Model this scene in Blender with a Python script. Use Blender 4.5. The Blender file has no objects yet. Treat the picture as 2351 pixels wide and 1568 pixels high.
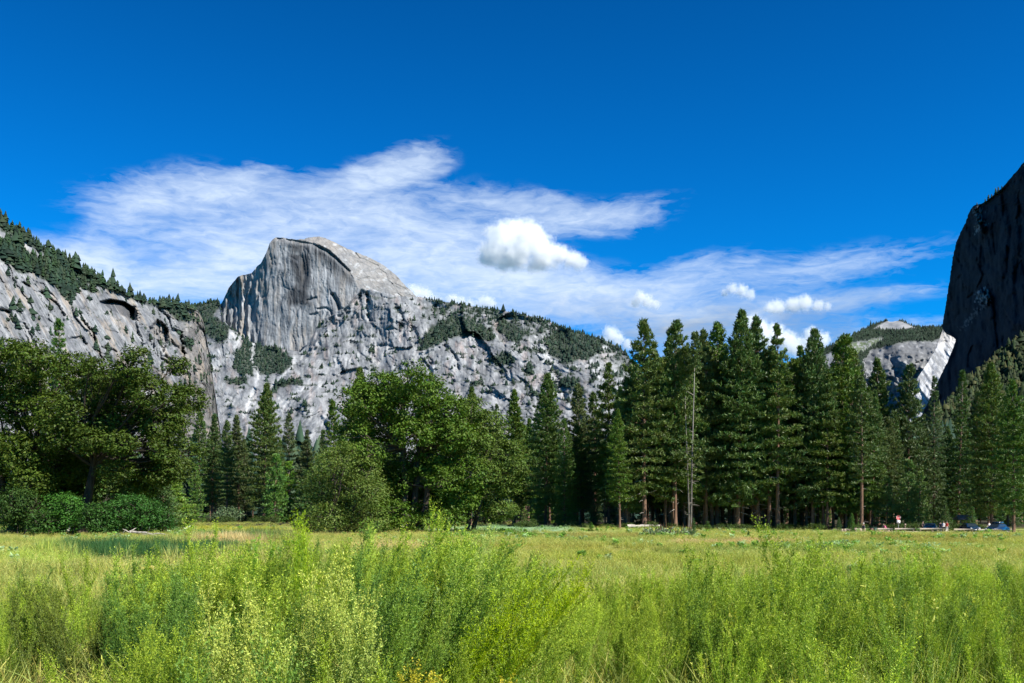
import bpy, math, random
import numpy as np
from mathutils import Vector, Matrix

# ------------------------------------------------------------------ camera
S = bpy.context.scene
COL = S.collection
FOC = 2286.0          # focal length in units of a 2351 px wide frame (35 mm lens)
CX, HY = 1175.5, 1180.0
EYE = 2.6
cam_d = bpy.data.cameras.new("camera")
cam_d.lens = 35.0; cam_d.sensor_width = 36.0
cam_d.shift_y = (HY - 784.0) / 2351.0
cam_d.clip_start = 0.1; cam_d.clip_end = 60000.0
cam = bpy.data.objects.new("camera", cam_d); COL.objects.link(cam)
cam.location = (0, 0, EYE); cam.rotation_euler = (math.radians(90), 0, 0)
S.camera = cam

# ------------------------------------------------------------------ light
SUN_DIR = np.array([0.70, -0.44, 0.80]); SUN_DIR = SUN_DIR / np.linalg.norm(SUN_DIR)
SUN_EL = math.asin(SUN_DIR[2]); SUN_AZ = math.atan2(SUN_DIR[0], SUN_DIR[1])   # from +Y clockwise
sun_d = bpy.data.lights.new("sun", 'SUN'); sun_d.energy = 5.0
sun_d.angle = math.radians(0.5); sun_d.color = (1.0, 0.95, 0.87)
sun = bpy.data.objects.new("sun", sun_d); COL.objects.link(sun)
sun.rotation_euler = Vector(SUN_DIR).to_track_quat('Z', 'Y').to_euler()
sun.location = (200, -120, 300)

S.view_settings.view_transform = 'Standard'; S.view_settings.look = 'None'
S.view_settings.gamma = 1.0; S.view_settings.use_curve_mapping = False
S.view_settings.exposure = 0.95
S.cycles.max_bounces = 16; S.cycles.diffuse_bounces = 3; S.cycles.glossy_bounces = 2
S.cycles.transmission_bounces = 3; S.cycles.transparent_max_bounces = 8
S.cycles.volume_bounces = 14
S.cycles.volume_step_rate = 0.25; S.cycles.use_denoising = True
S.cycles.use_adaptive_sampling = True; S.cycles.adaptive_threshold = 0.02
S.cycles.sample_clamp_indirect = 6.0

# ------------------------------------------------------------------ node helper
class NT:
    def __init__(s, tree): s.t = tree; s.n = tree.nodes; s.l = tree.links
    def node(s, typ, **kw):
        nd = s.n.new(typ)
        for k, v in kw.items():
            if k[0] == '_': setattr(nd, k[1:], v)
        for k, v in kw.items():
            if k[0] != '_':
                key = int(k[1:]) if k[0] == 'i' and k[1:].isdigit() else k.replace('__', ' ')
                sock = nd.inputs[key]
                if isinstance(v, bpy.types.NodeSocket): s.l.new(v, sock)
                else: sock.default_value = v
        return nd
    def math(s, op, a, b=0.0, c=None, clamp=False):
        nd = s.n.new('ShaderNodeMath'); nd.operation = op; nd.use_clamp = clamp
        for i, v in enumerate((a, b) if c is None else (a, b, c)):
            if isinstance(v, bpy.types.NodeSocket): s.l.new(v, nd.inputs[i])
            else: nd.inputs[i].default_value = v
        return nd.outputs[0]
    def mix(s, f, a, b, mode='MIX'):
        nd = s.n.new('ShaderNodeMix'); nd.data_type = 'RGBA'; nd.blend_type = mode; nd.clamp_result = False
        for i, v in ((0, f), (6, a), (7, b)):
            if isinstance(v, bpy.types.NodeSocket): s.l.new(v, nd.inputs[i])
            elif i == 0: nd.inputs[0].default_value = v
            else: nd.inputs[i].default_value = (*v, 1) if len(v) == 3 else v
        return nd.outputs[2]
    def remap(s, v, a, b, c=0.0, d=1.0, smooth=False):
        nd = s.n.new('ShaderNodeMapRange'); nd.clamp = True
        if smooth: nd.interpolation_type = 'SMOOTHSTEP'
        s.l.new(v, nd.inputs[0])
        for i, x in enumerate((a, b, c, d)): nd.inputs[i + 1].default_value = x
        return nd.outputs[0]
    def noise(s, vec, scale, detail=4.0, rough=0.55, dist=0.0):
        nd = s.n.new('ShaderNodeTexNoise')
        if vec is not None: s.l.new(vec, nd.inputs['Vector'])
        nd.inputs['Scale'].default_value = scale; nd.inputs['Detail'].default_value = detail
        nd.inputs['Roughness'].default_value = rough; nd.inputs['Distortion'].default_value = dist
        return nd.outputs[0]
    def mapping(s, vec, loc=(0, 0, 0), rot=(0, 0, 0), scale=(1, 1, 1)):
        nd = s.n.new('ShaderNodeMapping'); s.l.new(vec, nd.inputs[0])
        nd.inputs[1].default_value = loc; nd.inputs[2].default_value = rot; nd.inputs[3].default_value = scale
        return nd.outputs[0]

# ------------------------------------------------------------------ sky (world)
W = bpy.data.worlds.new("World"); S.world = W; W.use_nodes = True
W.node_tree.nodes.clear()
n = NT(W.node_tree)
sky = n.node('ShaderNodeTexSky'); sky.sky_type = 'NISHITA'; sky.sun_disc = False
sky.sun_elevation = SUN_EL; sky.sun_rotation = SUN_AZ
sky.altitude = 1200.0; sky.air_density = 1.0; sky.dust_density = 0.2; sky.ozone_density = 2.5
SKY_STRENGTH = 0.066
hs = n.node('ShaderNodeHueSaturation', Saturation=1.25, Value=1.0, Color=sky.outputs[0], Hue=0.5)
gm = n.node('ShaderNodeRGBCurve')
skycol = n.mix(1.0, hs.outputs[0], (0.02, 0.85, 1.36), 'MULTIPLY')
GRAD = 1
# thin high cloud, laid out by compass direction and height angle
tc = n.node('ShaderNodeTexCoord')
sep = n.node('ShaderNodeSeparateXYZ', Vector=tc.outputs['Generated'])
az = n.math('ARCTAN2', sep.outputs[0], sep.outputs[1])
el = n.math('ARCSINE', sep.outputs[2])
ang = n.node('ShaderNodeCombineXYZ', X=az, Y=el, Z=0.0).outputs[0]
# the blue deepens steadily towards the zenith
skycol = n.mix(1.0, skycol, n.node('ShaderNodeCombineColor', **{c: n.remap(el, .12, .9, 1.12, .30) for c in ('Red', 'Green', 'Blue')}).outputs[0], 'MULTIPLY')
def sky_angle(px, py):
    a = math.atan2(px - CX, FOC); e = math.atan2((HY - py) * math.cos(a), FOC)
    return a, e
# gentle warp so that edges fray along the wind
wv = n.node('ShaderNodeTexNoise', Vector=n.mapping(ang, scale=(6, 16, 1), rot=(0, 0, math.radians(-8))), Scale=1.0, Detail=5.0, Roughness=0.6)
warp = n.node('ShaderNodeVectorMath', _operation='MULTIPLY_ADD', i0=wv.outputs['Color'], i1=(0.085, 0.032, 0), i2=ang).outputs[0]
ang2 = n.node('ShaderNodeVectorMath', _operation='SUBTRACT', i0=warp, i1=(0.0425, 0.016, 0)).outputs[0]
CIRRUS = [  # px, py, rx, ry, tilt deg, strength, softness
    (420, 440, 255, 66, 9, 0.72, 0.97), (290, 480, 120, 50, 14, 0.55, 1.05), (560, 420, 160, 40, 8, 0.55, 1.05), (850, 408, 215, 60, 16, 0.74, 0.97), (925, 385, 110, 44, 12, 0.5, 1.05),
    (640, 500, 300, 75, 10, 0.55, 1.05), (880, 500, 360, 80, 6, 0.62, 1.05), (420, 525, 260, 50, 6, .45, 1.05),
    (1150, 455, 240, 34, -6, 0.5, 1.05), (1380, 490, 200, 36, 9, 0.5, 1.05), (1430, 510, 150, 32, 8, 0.42, 1.05), (1250, 500, 200, 50, 4, .35, 1.05),
    (600, 620, 470, 110, 2, 0.72, 1.05), (1000, 610, 370, 120, -2, 0.78, 1.05), (205, 605, 130, 66, 6, 0.95, 0.92), (60, 600, 130, 60, 0, 0.7, 1.05), (330, 650, 200, 60, 0, .6, 1.05),
    (535, 590, 120, 60, 8, 0.92, 1.05), (490, 640, 130, 46, 6, .75, 1.05), (1080, 560, 220, 70, 4, 0.5, 1.05),
    (1560, 625, 220, 44, 8, 0.40, 1.05), (1850, 612, 360, 52, 4, 0.44, 1.05),
    (1330, 690, 450, 75, -3, 0.85, 1.05), (1650, 745, 360, 85, 2, 0.82, 1.05), (1950, 690, 280, 32, 4, 0.45, 1.05),
    (1950, 780, 330, 50, 0, 0.6, 1.05), (1200, 650, 540, 70, -4, 0.5, 1.05)]
tot = None
for px, py, rx, ry, tilt, st, soft in CIRRUS:
    a, e = sky_angle(px, py)
    m = n.node('ShaderNodeMapping', Vector=ang2); m.vector_type = 'TEXTURE'
    m.inputs[1].default_value = (a, e, 0); m.inputs[2].default_value = (0, 0, math.radians(tilt)); m.inputs[3].default_value = (rx / FOC, ry / FOC, 1)
    ln = n.node('ShaderNodeVectorMath', _operation='LENGTH', i0=m.outputs[0]).outputs['Value']
    v = n.remap(ln, 1.15, 1.15 - soft, 0.0, st, True)
    # screen-combine
    tot = v if tot is None else n.math('SUBTRACT', 1.0, n.math('MULTIPLY', n.math('SUBTRACT', 1.0, tot), n.math('SUBTRACT', 1.0, v)))
streak = n.noise(n.mapping(ang2, scale=(9, 42, 1), rot=(0, 0, math.radians(9))), 1.0, 7.0, 0.62, 0.6)
ripple = n.noise(n.mapping(ang2, scale=(48, 170, 1), rot=(0, 0, math.radians(12))), 1.0, 4.0, 0.6, 0.4)
soft_n = n.noise(n.mapping(ang2, scale=(11, 20, 1)), 1.0, 6.0, 0.55)
tex = n.math('ADD', n.math('MULTIPLY', streak, 1.05), n.math('ADD', n.math('MULTIPLY', ripple, 1.05), n.math('MULTIPLY', soft_n, 0.6)))
# mask: dense centre fills, thin edge breaks into wisps
thin = n.remap(n.math('ADD', tot, n.math('MULTIPLY', n.math('SUBTRACT', tex, 1.35), 0.85)), 0.02, 1.12, 0.0, 1.0)
cl = n.math('MULTIPLY', thin, n.math('MULTIPLY', n.remap(tot, 0.0, 0.22, 0, 1), 0.92), clamp=True)
# thicker stretches of the cloud deck seen from below are greyer
greyn = n.noise(n.mapping(ang2, scale=(8, 22, 1), loc=(3.1, 1.7, 0)), 1.0, 5.0, 0.55)
low = n.remap(el, *[math.atan2(HY - y, FOC) for y in (620, 760)], 0.0, 1.0, True)
rgt = n.remap(az, math.atan2(1050 - CX, FOC), math.atan2(1500 - CX, FOC), 0.0, 1.0, True)
grey = n.math('MULTIPLY', n.math('MULTIPLY', low, rgt), n.remap(greyn, 0.36, 0.60, 0.25, 1.0), clamp=True)
ccol = n.mix(grey, (6.4, 7.5, 8.9), (3.4, 4.1, 5.1))
outc = n.mix(cl, skycol, ccol)
bg = n.node('ShaderNodeBackground', Color=outc, Strength=SKY_STRENGTH)
wo = n.node('ShaderNodeOutputWorld', Surface=bg.outputs[0])
W.cycles.sampling_method = 'MANUAL'; W.cycles.sample_map_resolution = 512

# ------------------------------------------------------------------ numpy noise
def _hash(ix, iy, seed):
    h = (ix.astype(np.int64) * 374761393 + iy.astype(np.int64) * 668265263 + seed * 1442695041) & 0xffffffff
    h = ((h ^ (h >> 13)) * 1274126177) & 0xffffffff
    h = ((h ^ (h >> 16)) * 2246822519) & 0xffffffff
    return (h ^ (h >> 15)) & 0xffffffff
def perlin(x, y, seed=0):
    x = np.asarray(x, float); y = np.asarray(y, float)
    ix = np.floor(x); iy = np.floor(y); fx = x - ix; fy = y - iy
    u = fx * fx * fx * (fx * (fx * 6 - 15) + 10); v = fy * fy * fy * (fy * (fy * 6 - 15) + 10)
    def g(dx, dy):
        a = _hash(ix + dx, iy + dy, seed) * (2 * math.pi / 4294967296.0)
        return np.cos(a) * (fx - dx) + np.sin(a) * (fy - dy)
    n00, n10, n01, n11 = g(0, 0), g(1, 0), g(0, 1), g(1, 1)
    return ((n00 * (1 - u) + n10 * u) * (1 - v) + (n01 * (1 - u) + n11 * u) * v) * 1.5
def fbm(x, y, oct=5, seed=0, gain=0.5, lac=2.03):
    r = 0; a = 1.0
    for o in range(oct):
        r = r + a * perlin(x, y, seed + o * 17); x = x * lac; y = y * lac; a *= gain
    return r
def ridged(x, y, oct=5, seed=0, gain=0.5):
    r = 0; a = 1.0
    for o in range(oct):
        r = r + a * (1 - 2 * np.abs(perlin(x, y, seed + o * 17))); x = x * 2.03; y = y * 2.03; a *= gain
    return r
def sstep(a, b, x):
    t = np.clip((x - a) / (b - a), 0, 1); return t * t * (3 - 2 * t)
def rnd01(i, seed=0):
    return _hash(np.asarray(i), np.asarray(i) * 0 + 7, seed) / 4294967296.0

# ------------------------------------------------------------------ mesh + object helpers
def make_mesh(name, V, faces, mats, cols=None, smooth=False, midx=None):
    """faces: list of int arrays (n,k)"""
    me = bpy.data.meshes.new(name)
    V = np.asarray(V, np.float32)
    faces = [np.asarray(f, np.int32) for f in faces if len(f)]
    me.vertices.add(len(V)); me.vertices.foreach_set('co', V.ravel())
    nl = sum(f.size for f in faces); npol = sum(len(f) for f in faces)
    me.loops.add(nl); me.polygons.add(npol)
    me.loops.foreach_set('vertex_index', np.concatenate([f.ravel() for f in faces]))
    tot = np.concatenate([np.full(len(f), f.shape[1], np.int32) for f in faces])
    st = np.concatenate([[0], np.cumsum(tot)[:-1]]).astype(np.int32)
    me.polygons.foreach_set('loop_start', st); me.polygons.foreach_set('loop_total', tot)
    if smooth: me.polygons.foreach_set('use_smooth', np.ones(npol, bool))
    for m in (mats if isinstance(mats, (list, tuple)) else [mats]): me.materials.append(m)
    if midx is not None: me.polygons.foreach_set('material_index', np.asarray(midx, np.int32))
    me.update(calc_edges=True)
    if cols is not None:
        at = me.color_attributes.new('Col', 'FLOAT_COLOR', 'POINT')
        c = np.ones((len(V), 4), np.float32); c[:, :3] = cols
        at.data.foreach_set('color', c.ravel())
    return me
def link(name, data, parent=None, loc=None, rotz=0.0, scale=None):
    o = bpy.data.objects.new(name, data); COL.objects.link(o)
    if parent is not None: o.parent = parent
    if loc is not None: o.location = loc
    if rotz: o.rotation_euler = (0, 0, rotz)
    if scale is not None: o.scale = (scale,) * 3 if isinstance(scale, (int, float)) else scale
    return o
def tag(o, label, cat, group=None, kind=None):
    if label: o['label'] = label
    if cat: o['category'] = cat
    if group: o['group'] = group
    if kind: o['kind'] = kind
    return o
class MB:
    """collects vertices, polygons and a colour per vertex"""
    def __init__(s): s.V = []; s.F = {}; s.C = []; s.n = 0
    def add(s, V, F, col=(1, 1, 1)):
        V = np.asarray(V, float); F = np.asarray(F, np.int64)
        s.V.append(V); s.F.setdefault(F.shape[1], []).append(F + s.n)
        c = np.asarray(col, float); s.C.append(np.broadcast_to(c, (len(V), 3)) if c.ndim == 1 else c)
        s.n += len(V)
    def box(s, c, d, col=(1, 1, 1), R=None):
        c = np.asarray(c, float); d = np.asarray(d, float) / 2
        v = np.array([[x, y, z] for x in (-1, 1) for y in (-1, 1) for z in (-1, 1)], float) * d
        if R is not None: v = v @ np.asarray(R).T
        s.add(v + c, [(0, 1, 3, 2), (4, 6, 7, 5), (0, 4, 5, 1), (2, 3, 7, 6), (0, 2, 6, 4), (1, 5, 7, 3)], col)
    def tube(s, P, R, k=6, col=(1, 1, 1), cap=True):
        P = np.asarray(P, float); R = np.broadcast_to(np.asarray(R, float), (len(P),))
        T = np.gradient(P, axis=0); T /= np.linalg.norm(T, axis=1, keepdims=True) + 1e-9
        ref = np.array([0, 0, 1.0]) if abs(T[:, 2]).mean() < 0.9 else np.array([1.0, 0, 0])
        A = np.cross(T, ref); A /= np.linalg.norm(A, axis=1, keepdims=True) + 1e-9
        B = np.cross(T, A)
        t = np.arange(k) * 2 * np.pi / k
        V = P[:, None] + R[:, None, None] * (A[:, None] * np.cos(t)[None, :, None] + B[:, None] * np.sin(t)[None, :, None])
        i = np.arange(len(P) - 1)[:, None] * k; j = np.arange(k)[None]; j2 = (j + 1) % k
        F = np.stack([i + j, i + j2, i + k + j2, i + k + j], -1).reshape(-1, 4)
        c = np.asarray(col, float)
        if c.ndim == 2: c = np.repeat(c, k, axis=0)
        s.add(V.reshape(-1, 3), F, c)
        if cap:
            for e, fl in ((0, 1), (len(P) - 1, 0)):
                idx = np.arange(k)[::-1] if fl == 0 else np.arange(k)
                s.F.setdefault(k, []).append((idx + e * k + s.n - len(P) * k)[None])
    def mesh(s, name, mats, smooth=False, use_col=True):
        return make_mesh(name, np.concatenate(s.V), [np.concatenate(f) for f in s.F.values()], mats, np.concatenate(s.C) if use_col else None, smooth)
def at(px, py, Y): return np.array([(px - CX) / FOC * Y, Y, EYE + (HY - py) / FOC * Y])

# ------------------------------------------------------------------ materials
def new_mat(name):
    m = bpy.data.materials.new(name); m.use_nodes = True; m.node_tree.nodes.clear()
    return m, NT(m.node_tree)
def pbsdf(n, col, rough=0.8, spec=0.3, normal=None, **kw):
    b = n.n.new('ShaderNodeBsdfPrincipled')
    for k, v in (('Base Color', col), ('Roughness', rough), ('Specular IOR Level', spec)) + tuple((a.replace('__', ' '), c) for a, c in kw.items()):
        if isinstance(v, bpy.types.NodeSocket): n.l.new(v, b.inputs[k])
        else: b.inputs[k].default_value = (*v, 1) if isinstance(v, tuple) and len(v) == 3 else v
    if normal is not None: n.l.new(normal, b.inputs['Normal'])
    return b.outputs[0]
def finish(n, sh): n.node('ShaderNodeOutputMaterial', Surface=sh)
def vcol(n): return n.node('ShaderNodeVertexColor', _layer_name='Col').outputs[0]
def rock_mat(name, bump=1.6, sc=1.0):
    m, n = new_mat(name)
    tc = n.node('ShaderNodeTexCoord').outputs['Object']
    big = n.noise(tc, 0.012 * sc, 8.0, 0.62)
    fine = n.noise(n.mapping(tc, scale=(1, 1, 0.25)), 0.06 * sc, 6.0, 0.65)
    v = n.math('ADD', n.remap(big, 0.3, 0.7, 0.80, 1.18), n.remap(fine, 0.3, 0.7, -0.18, 0.18))
    col = n.mix(1.0, vcol(n), n.node('ShaderNodeCombineColor', Red=v, Green=v, Blue=v).outputs[0], 'MULTIPLY')
    bp = n.node('ShaderNodeBump', Strength=0.7, Distance=bump, Height=n.math('ADD', fine, n.math('MULTIPLY', big, 1.4)))
    finish(n, pbsdf(n, col, 0.9, 0.12, bp.outputs[0]))
    return m
def simple_mat(name, col, rough=0.7, spec=0.3, var=0.15, scale=3.0, **kw):
    m, n = new_mat(name)
    tc = n.node('ShaderNodeTexCoord').outputs['Object']
    v = n.remap(n.noise(tc, scale, 5.0, 0.6), 0.25, 0.75, 1 - var, 1 + var)
    c = n.mix(1.0, col, n.node('ShaderNodeCombineColor', Red=v, Green=v, Blue=v).outputs[0], 'MULTIPLY')
    finish(n, pbsdf(n, c, rough, spec, **kw))
    return m
def leaf_mat(name, transl=0.35, rough=0.55, spec=0.25, hue_var=0.03, val_var=0.25, tint=(1.25, 1.25, 0.6), sat_var=0.3):
    """vertex colour carries the leaf's own colour; each copied tree is shifted a little"""
    m, n = new_mat(name)
    c = vcol(n)
    oi = n.node('ShaderNodeObjectInfo').outputs['Random']
    r2 = n.math('FRACT', n.math('MULTIPLY', oi, 7.31))
    hs = n.node('ShaderNodeHueSaturation', Hue=n.math('MULTIPLY_ADD', oi, hue_var, 0.5 - hue_var / 2), Saturation=n.math('MULTIPLY_ADD', r2, sat_var, 1 - sat_var / 2),
                Value=n.math('MULTIPLY_ADD', r2, val_var, 1 - val_var / 2), Color=c).outputs[0]
    d = pbsdf(n, hs, rough, spec)
    t = n.node('ShaderNodeBsdfTranslucent', Color=n.mix(1.0, hs, tint, 'MULTIPLY')).outputs[0]
    mx = n.node('ShaderNodeMixShader', i0=transl, i1=d, i2=t).outputs[0]
    finish(n, mx)
    return m
# ------------------------------------------------------------------ relief of the far rock
def seg_dist(PX, PY, pts):
    """distance to a polyline, and the signed side (positive = right hand of the walking direction, y down)"""
    best = np.full(PX.shape, 1e9); side = np.zeros(PX.shape)
    for (x0, y0), (x1, y1) in zip(pts[:-1], pts[1:]):
        dx, dy = x1 - x0, y1 - y0; L2 = dx * dx + dy * dy + 1e-9
        t = np.clip(((PX - x0) * dx + (PY - y0) * dy) / L2, 0, 1)
        d = np.hypot(PX - x0 - t * dx, PY - y0 - t * dy)
        s = np.sign(dx * (PY - y0) - dy * (PX - x0))
        m = d < best; best = np.where(m, d, best); side = np.where(m, s, side)
    return best, side
def in_poly(PX, PY, pts, soft=0.0):
    ins = np.zeros(PX.shape, bool); x0, y0 = pts[-1]
    for x1, y1 in pts:
        c = ((y1 > PY) != (y0 > PY)) & (PX < (x0 - x1) * (PY - y1) / (y0 - y1 + 1e-12) + x1)
        ins ^= c; x0, y0 = x1, y1
    if soft <= 0: return ins.astype(float)
    d, _ = seg_dist(PX, PY, pts + [pts[0]])
    return sstep(-soft, soft, np.where(ins, d, -d))
def tps(ctrl):
    """smooth surface through (x, y, value) points"""
    C = np.array(ctrl, float); P = C[:, :2] / 300.0
    def U(r2): return 0.5 * r2 * np.log(r2 + 1e-9)
    D = ((P[:, None] - P[None]) ** 2).sum(-1)
    n_ = len(C); A = np.zeros((n_ + 3, n_ + 3)); A[:n_, :n_] = U(D) + np.eye(n_) * 1e-3
    A[:n_, n_] = 1; A[:n_, n_ + 1:] = P; A[n_, :n_] = 1; A[n_ + 1:, :n_] = P.T
    w = np.linalg.solve(A, np.concatenate([C[:, 2], [0, 0, 0]]))
    def f(X, Y):
        X = X / 300.0; Y = Y / 300.0
        r = w[n_] + w[n_ + 1] * X + w[n_ + 2] * Y
        for (a, b), c in zip(P, w[:n_]): r = r + c * U((X - a) ** 2 + (Y - b) ** 2)
        return r
    return f
def facet(x, y, seed=0):
    """broken rock: each cell of a jittered grid is a plane with its own tilt; returns (height, crack)"""
    ix = np.floor(x); iy = np.floor(y); b1 = np.full(np.shape(x), 9.0); b2 = b1.copy(); h = np.zeros(np.shape(x))
    for dx in (-1, 0, 1):
        for dy in (-1, 0, 1):
            cx_, cy_ = ix + dx, iy + dy
            r = [_hash(cx_, cy_, seed + q) / 4294967296.0 for q in range(5)]
            ox, oy = x - cx_ - r[0], y - cy_ - r[1]; d = np.hypot(ox, oy)
            hh = (r[2] - .5) * .8 + ox * (r[3] - .5) * 2.4 + oy * (r[4] - .5) * 2.4
            near = d < b1; b2 = np.where(near, b1, np.minimum(b2, d)); h = np.where(near, hh, h); b1 = np.where(near, d, b1)
    return h, np.exp(-((b2 - b1) / .07) ** 2)
def broken(x, y, seed):
    a, c = facet(x, y, seed); b, e = facet(x * 2.7 + 3, y * 2.3 + 7, seed + 50); g, f_ = facet(x * 6.1 + 1, y * 5.2 + 2, seed + 90)
    return a + .36 * b + .12 * g, np.maximum(np.maximum(c, .6 * e), .22 * f_)
CR = {}
def C1(*p): return [(x * .3336, 470.2 + y * .3336) for x, y in p]
def C2(*p): return [(391.8 + x * .3336, 489.8 + y * .3336) for x, y in p]
def C3(*p): return [(881.6 + x * .3336, 470.2 + y * .3336) for x, y in p]
def C4(*p): return [(1567.4 + x * .3336, 470.2 + y * .3336) for x, y in p]

MOUNT = {}
def side_wall(name, y0, y1, left, x1, ctrl, detail, colour, mat, step=2.0, jag=1.5, back=300.0, seed=1):
    """a wall whose left edge is the skyline; built row by row from that edge"""
    nr = int((y1 - y0) / step) + 1; ys = np.linspace(y0, y1, nr); ly, lx = zip(*left)
    xl = np.interp(ys, ly, lx) + jag * fbm(ys / 9.0, ys * 0 + seed, 4, seed); nx = int(np.max(x1 - xl) / step) + 1
    t = np.linspace(0, 1, nx); PX = xl[:, None] + (x1 - xl)[:, None] * t[None]; PY = np.broadcast_to(ys[:, None], PX.shape)
    base = tps(ctrl)(PX, PY); d = detail(PX, PY, base); Yd = base + d
    V = np.stack([(PX - CX) / FOC * Yd, Yd, EYE + (HY - PY) / FOC * Yd], -1); col = colour(PX, PY, d)
    bk = []
    for k in range(6, 0, -1):
        q = k / 6; r = V[:, 0].copy(); r[:, 1] += back * q; r[:, 0] += (V[:, 0, 0] / V[:, 0, 1]) * back * q + 260 * q * q; bk.append(r)
    Va = np.concatenate([np.stack(bk, 1), V], 1); ca = np.concatenate([np.repeat(col[:, :1], 6, 1), col], 1); nx += 6
    i = np.arange(nr - 1)[:, None] * nx; j = np.arange(nx - 1)[None]
    F = np.stack([i + j, i + nx + j, i + nx + j + 1, i + j + 1], -1).reshape(-1, 4)
    o = link(name, make_mesh(name, Va.reshape(-1, 3), [F], mat, ca.reshape(-1, 3), True)); o['kind'] = 'structure'
    tx = np.arange(2190, 2520, 2.0); MOUNT[name] = dict(xs=tx, top=np.interp(tx, [p[0] for p in EDGE[::-1]], [p[1] for p in EDGE[::-1]]), edge=tps(ctrl))
    return o
def mountain(name, x0, x1, top, bot, ctrl, detail, colour, mat, step=2.0, jag=1.5, rows=None, back=2200.0, drop=1.0, seed=1):
    nx = int((x1 - x0) / step) + 1
    xs = np.linspace(x0, x1, nx)
    tx, ty = zip(*top); tpy = np.interp(xs, tx, ty) + jag * fbm(xs / 9.0, xs * 0 + seed, 4, seed)
    bx, by = zip(*bot); bpy_ = np.interp(xs, bx, by)
    nr = rows or int(np.max(bpy_ - tpy) / step) + 1
    t = np.linspace(0, 1, nr)
    PX = np.broadcast_to(xs, (nr, nx)); PY = tpy[None] + (bpy_ - tpy)[None] * t[:, None]
    f = tps(ctrl); base = f(PX, PY)
    d = detail(PX, PY, base); d = d + base / 5500 * (1.1 * fbm(PX / 3.1, PY / 3.1, 2, 990) + .5 * fbm(PX / 1.7, PY / 1.7, 1, 991)); Yd = base + d
    # keep the skyline row from folding: fade detail in over the first rows
    X = (PX - CX) / FOC * Yd; Z = EYE + (HY - PY) / FOC * Yd
    col = colour(PX, PY, d)
    V = np.stack([X, Yd, Z], -1)
    # the far side: the crest rounds over and falls away behind
    nb = 8; bk = []
    for k in range(1, nb + 1):
        q = k / nb; row = V[0].copy()
        row[:, 0] *= 1 + 0.0 * q; row[:, 1] += back * q; row[:, 0] += (V[0][:, 0] / V[0][:, 1]) * back * q
        h = V[0][:, 2]; row[:, 2] = h - (h + 30) * (0.12 * q + 0.88 * q ** 2) * drop
        bk.append(row)
    Vall = np.concatenate([np.stack(bk[::-1]), V]).reshape(-1, 3)
    call = np.concatenate([np.repeat(col[:1], nb, 0), col]).reshape(-1, 3)
    R = nr + nb; i = np.arange(R - 1)[:, None] * nx; j = np.arange(nx - 1)[None]
    F = np.stack([i + j, i + nx + j, i + nx + j + 1, i + j + 1], -1).reshape(-1, 4)
    me = make_mesh(name, Vall, [F], mat, call, False)
    o = link(name, me); o['kind'] = 'structure'
    MOUNT[name] = dict(xs=xs, top=tpy, bot=bpy_, V=V, nr=nr)
    return o
def on_mount(name, px, py):
    M = MOUNT[name]; xs = M['xs']
    i = np.clip(np.round((px - xs[0]) / (xs[1] - xs[0])).astype(int), 0, len(xs) - 1)
    t = (py - M['top'][i]) / (M['bot'][i] - M['top'][i])
    ok = (t >= -0.01) & (t <= 1)
    r = np.clip(np.round(t * (M['nr'] - 1)).astype(int), 0, M['nr'] - 1)
    return M['V'][r, i], ok
ROCK = np.array([0.178, 0.190, 0.204]); TAN = np.array([0.29, 0.24, 0.185]); PALE = np.array([0.365, 0.375, 0.385]); DARK = np.array([0.065, 0.07, 0.08])
SCRUB = np.array([0.030, 0.044, 0.030]); PINK = np.array([0.30, 0.225, 0.20])
def lerp(a, b, t): return a + (b - a) * t[..., None]
M_ROCK = rock_mat('granite'); M_ROCK_DARK = rock_mat('shade_dark_granite')  # second copy is for the wall with shade in its vertex colours

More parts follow.
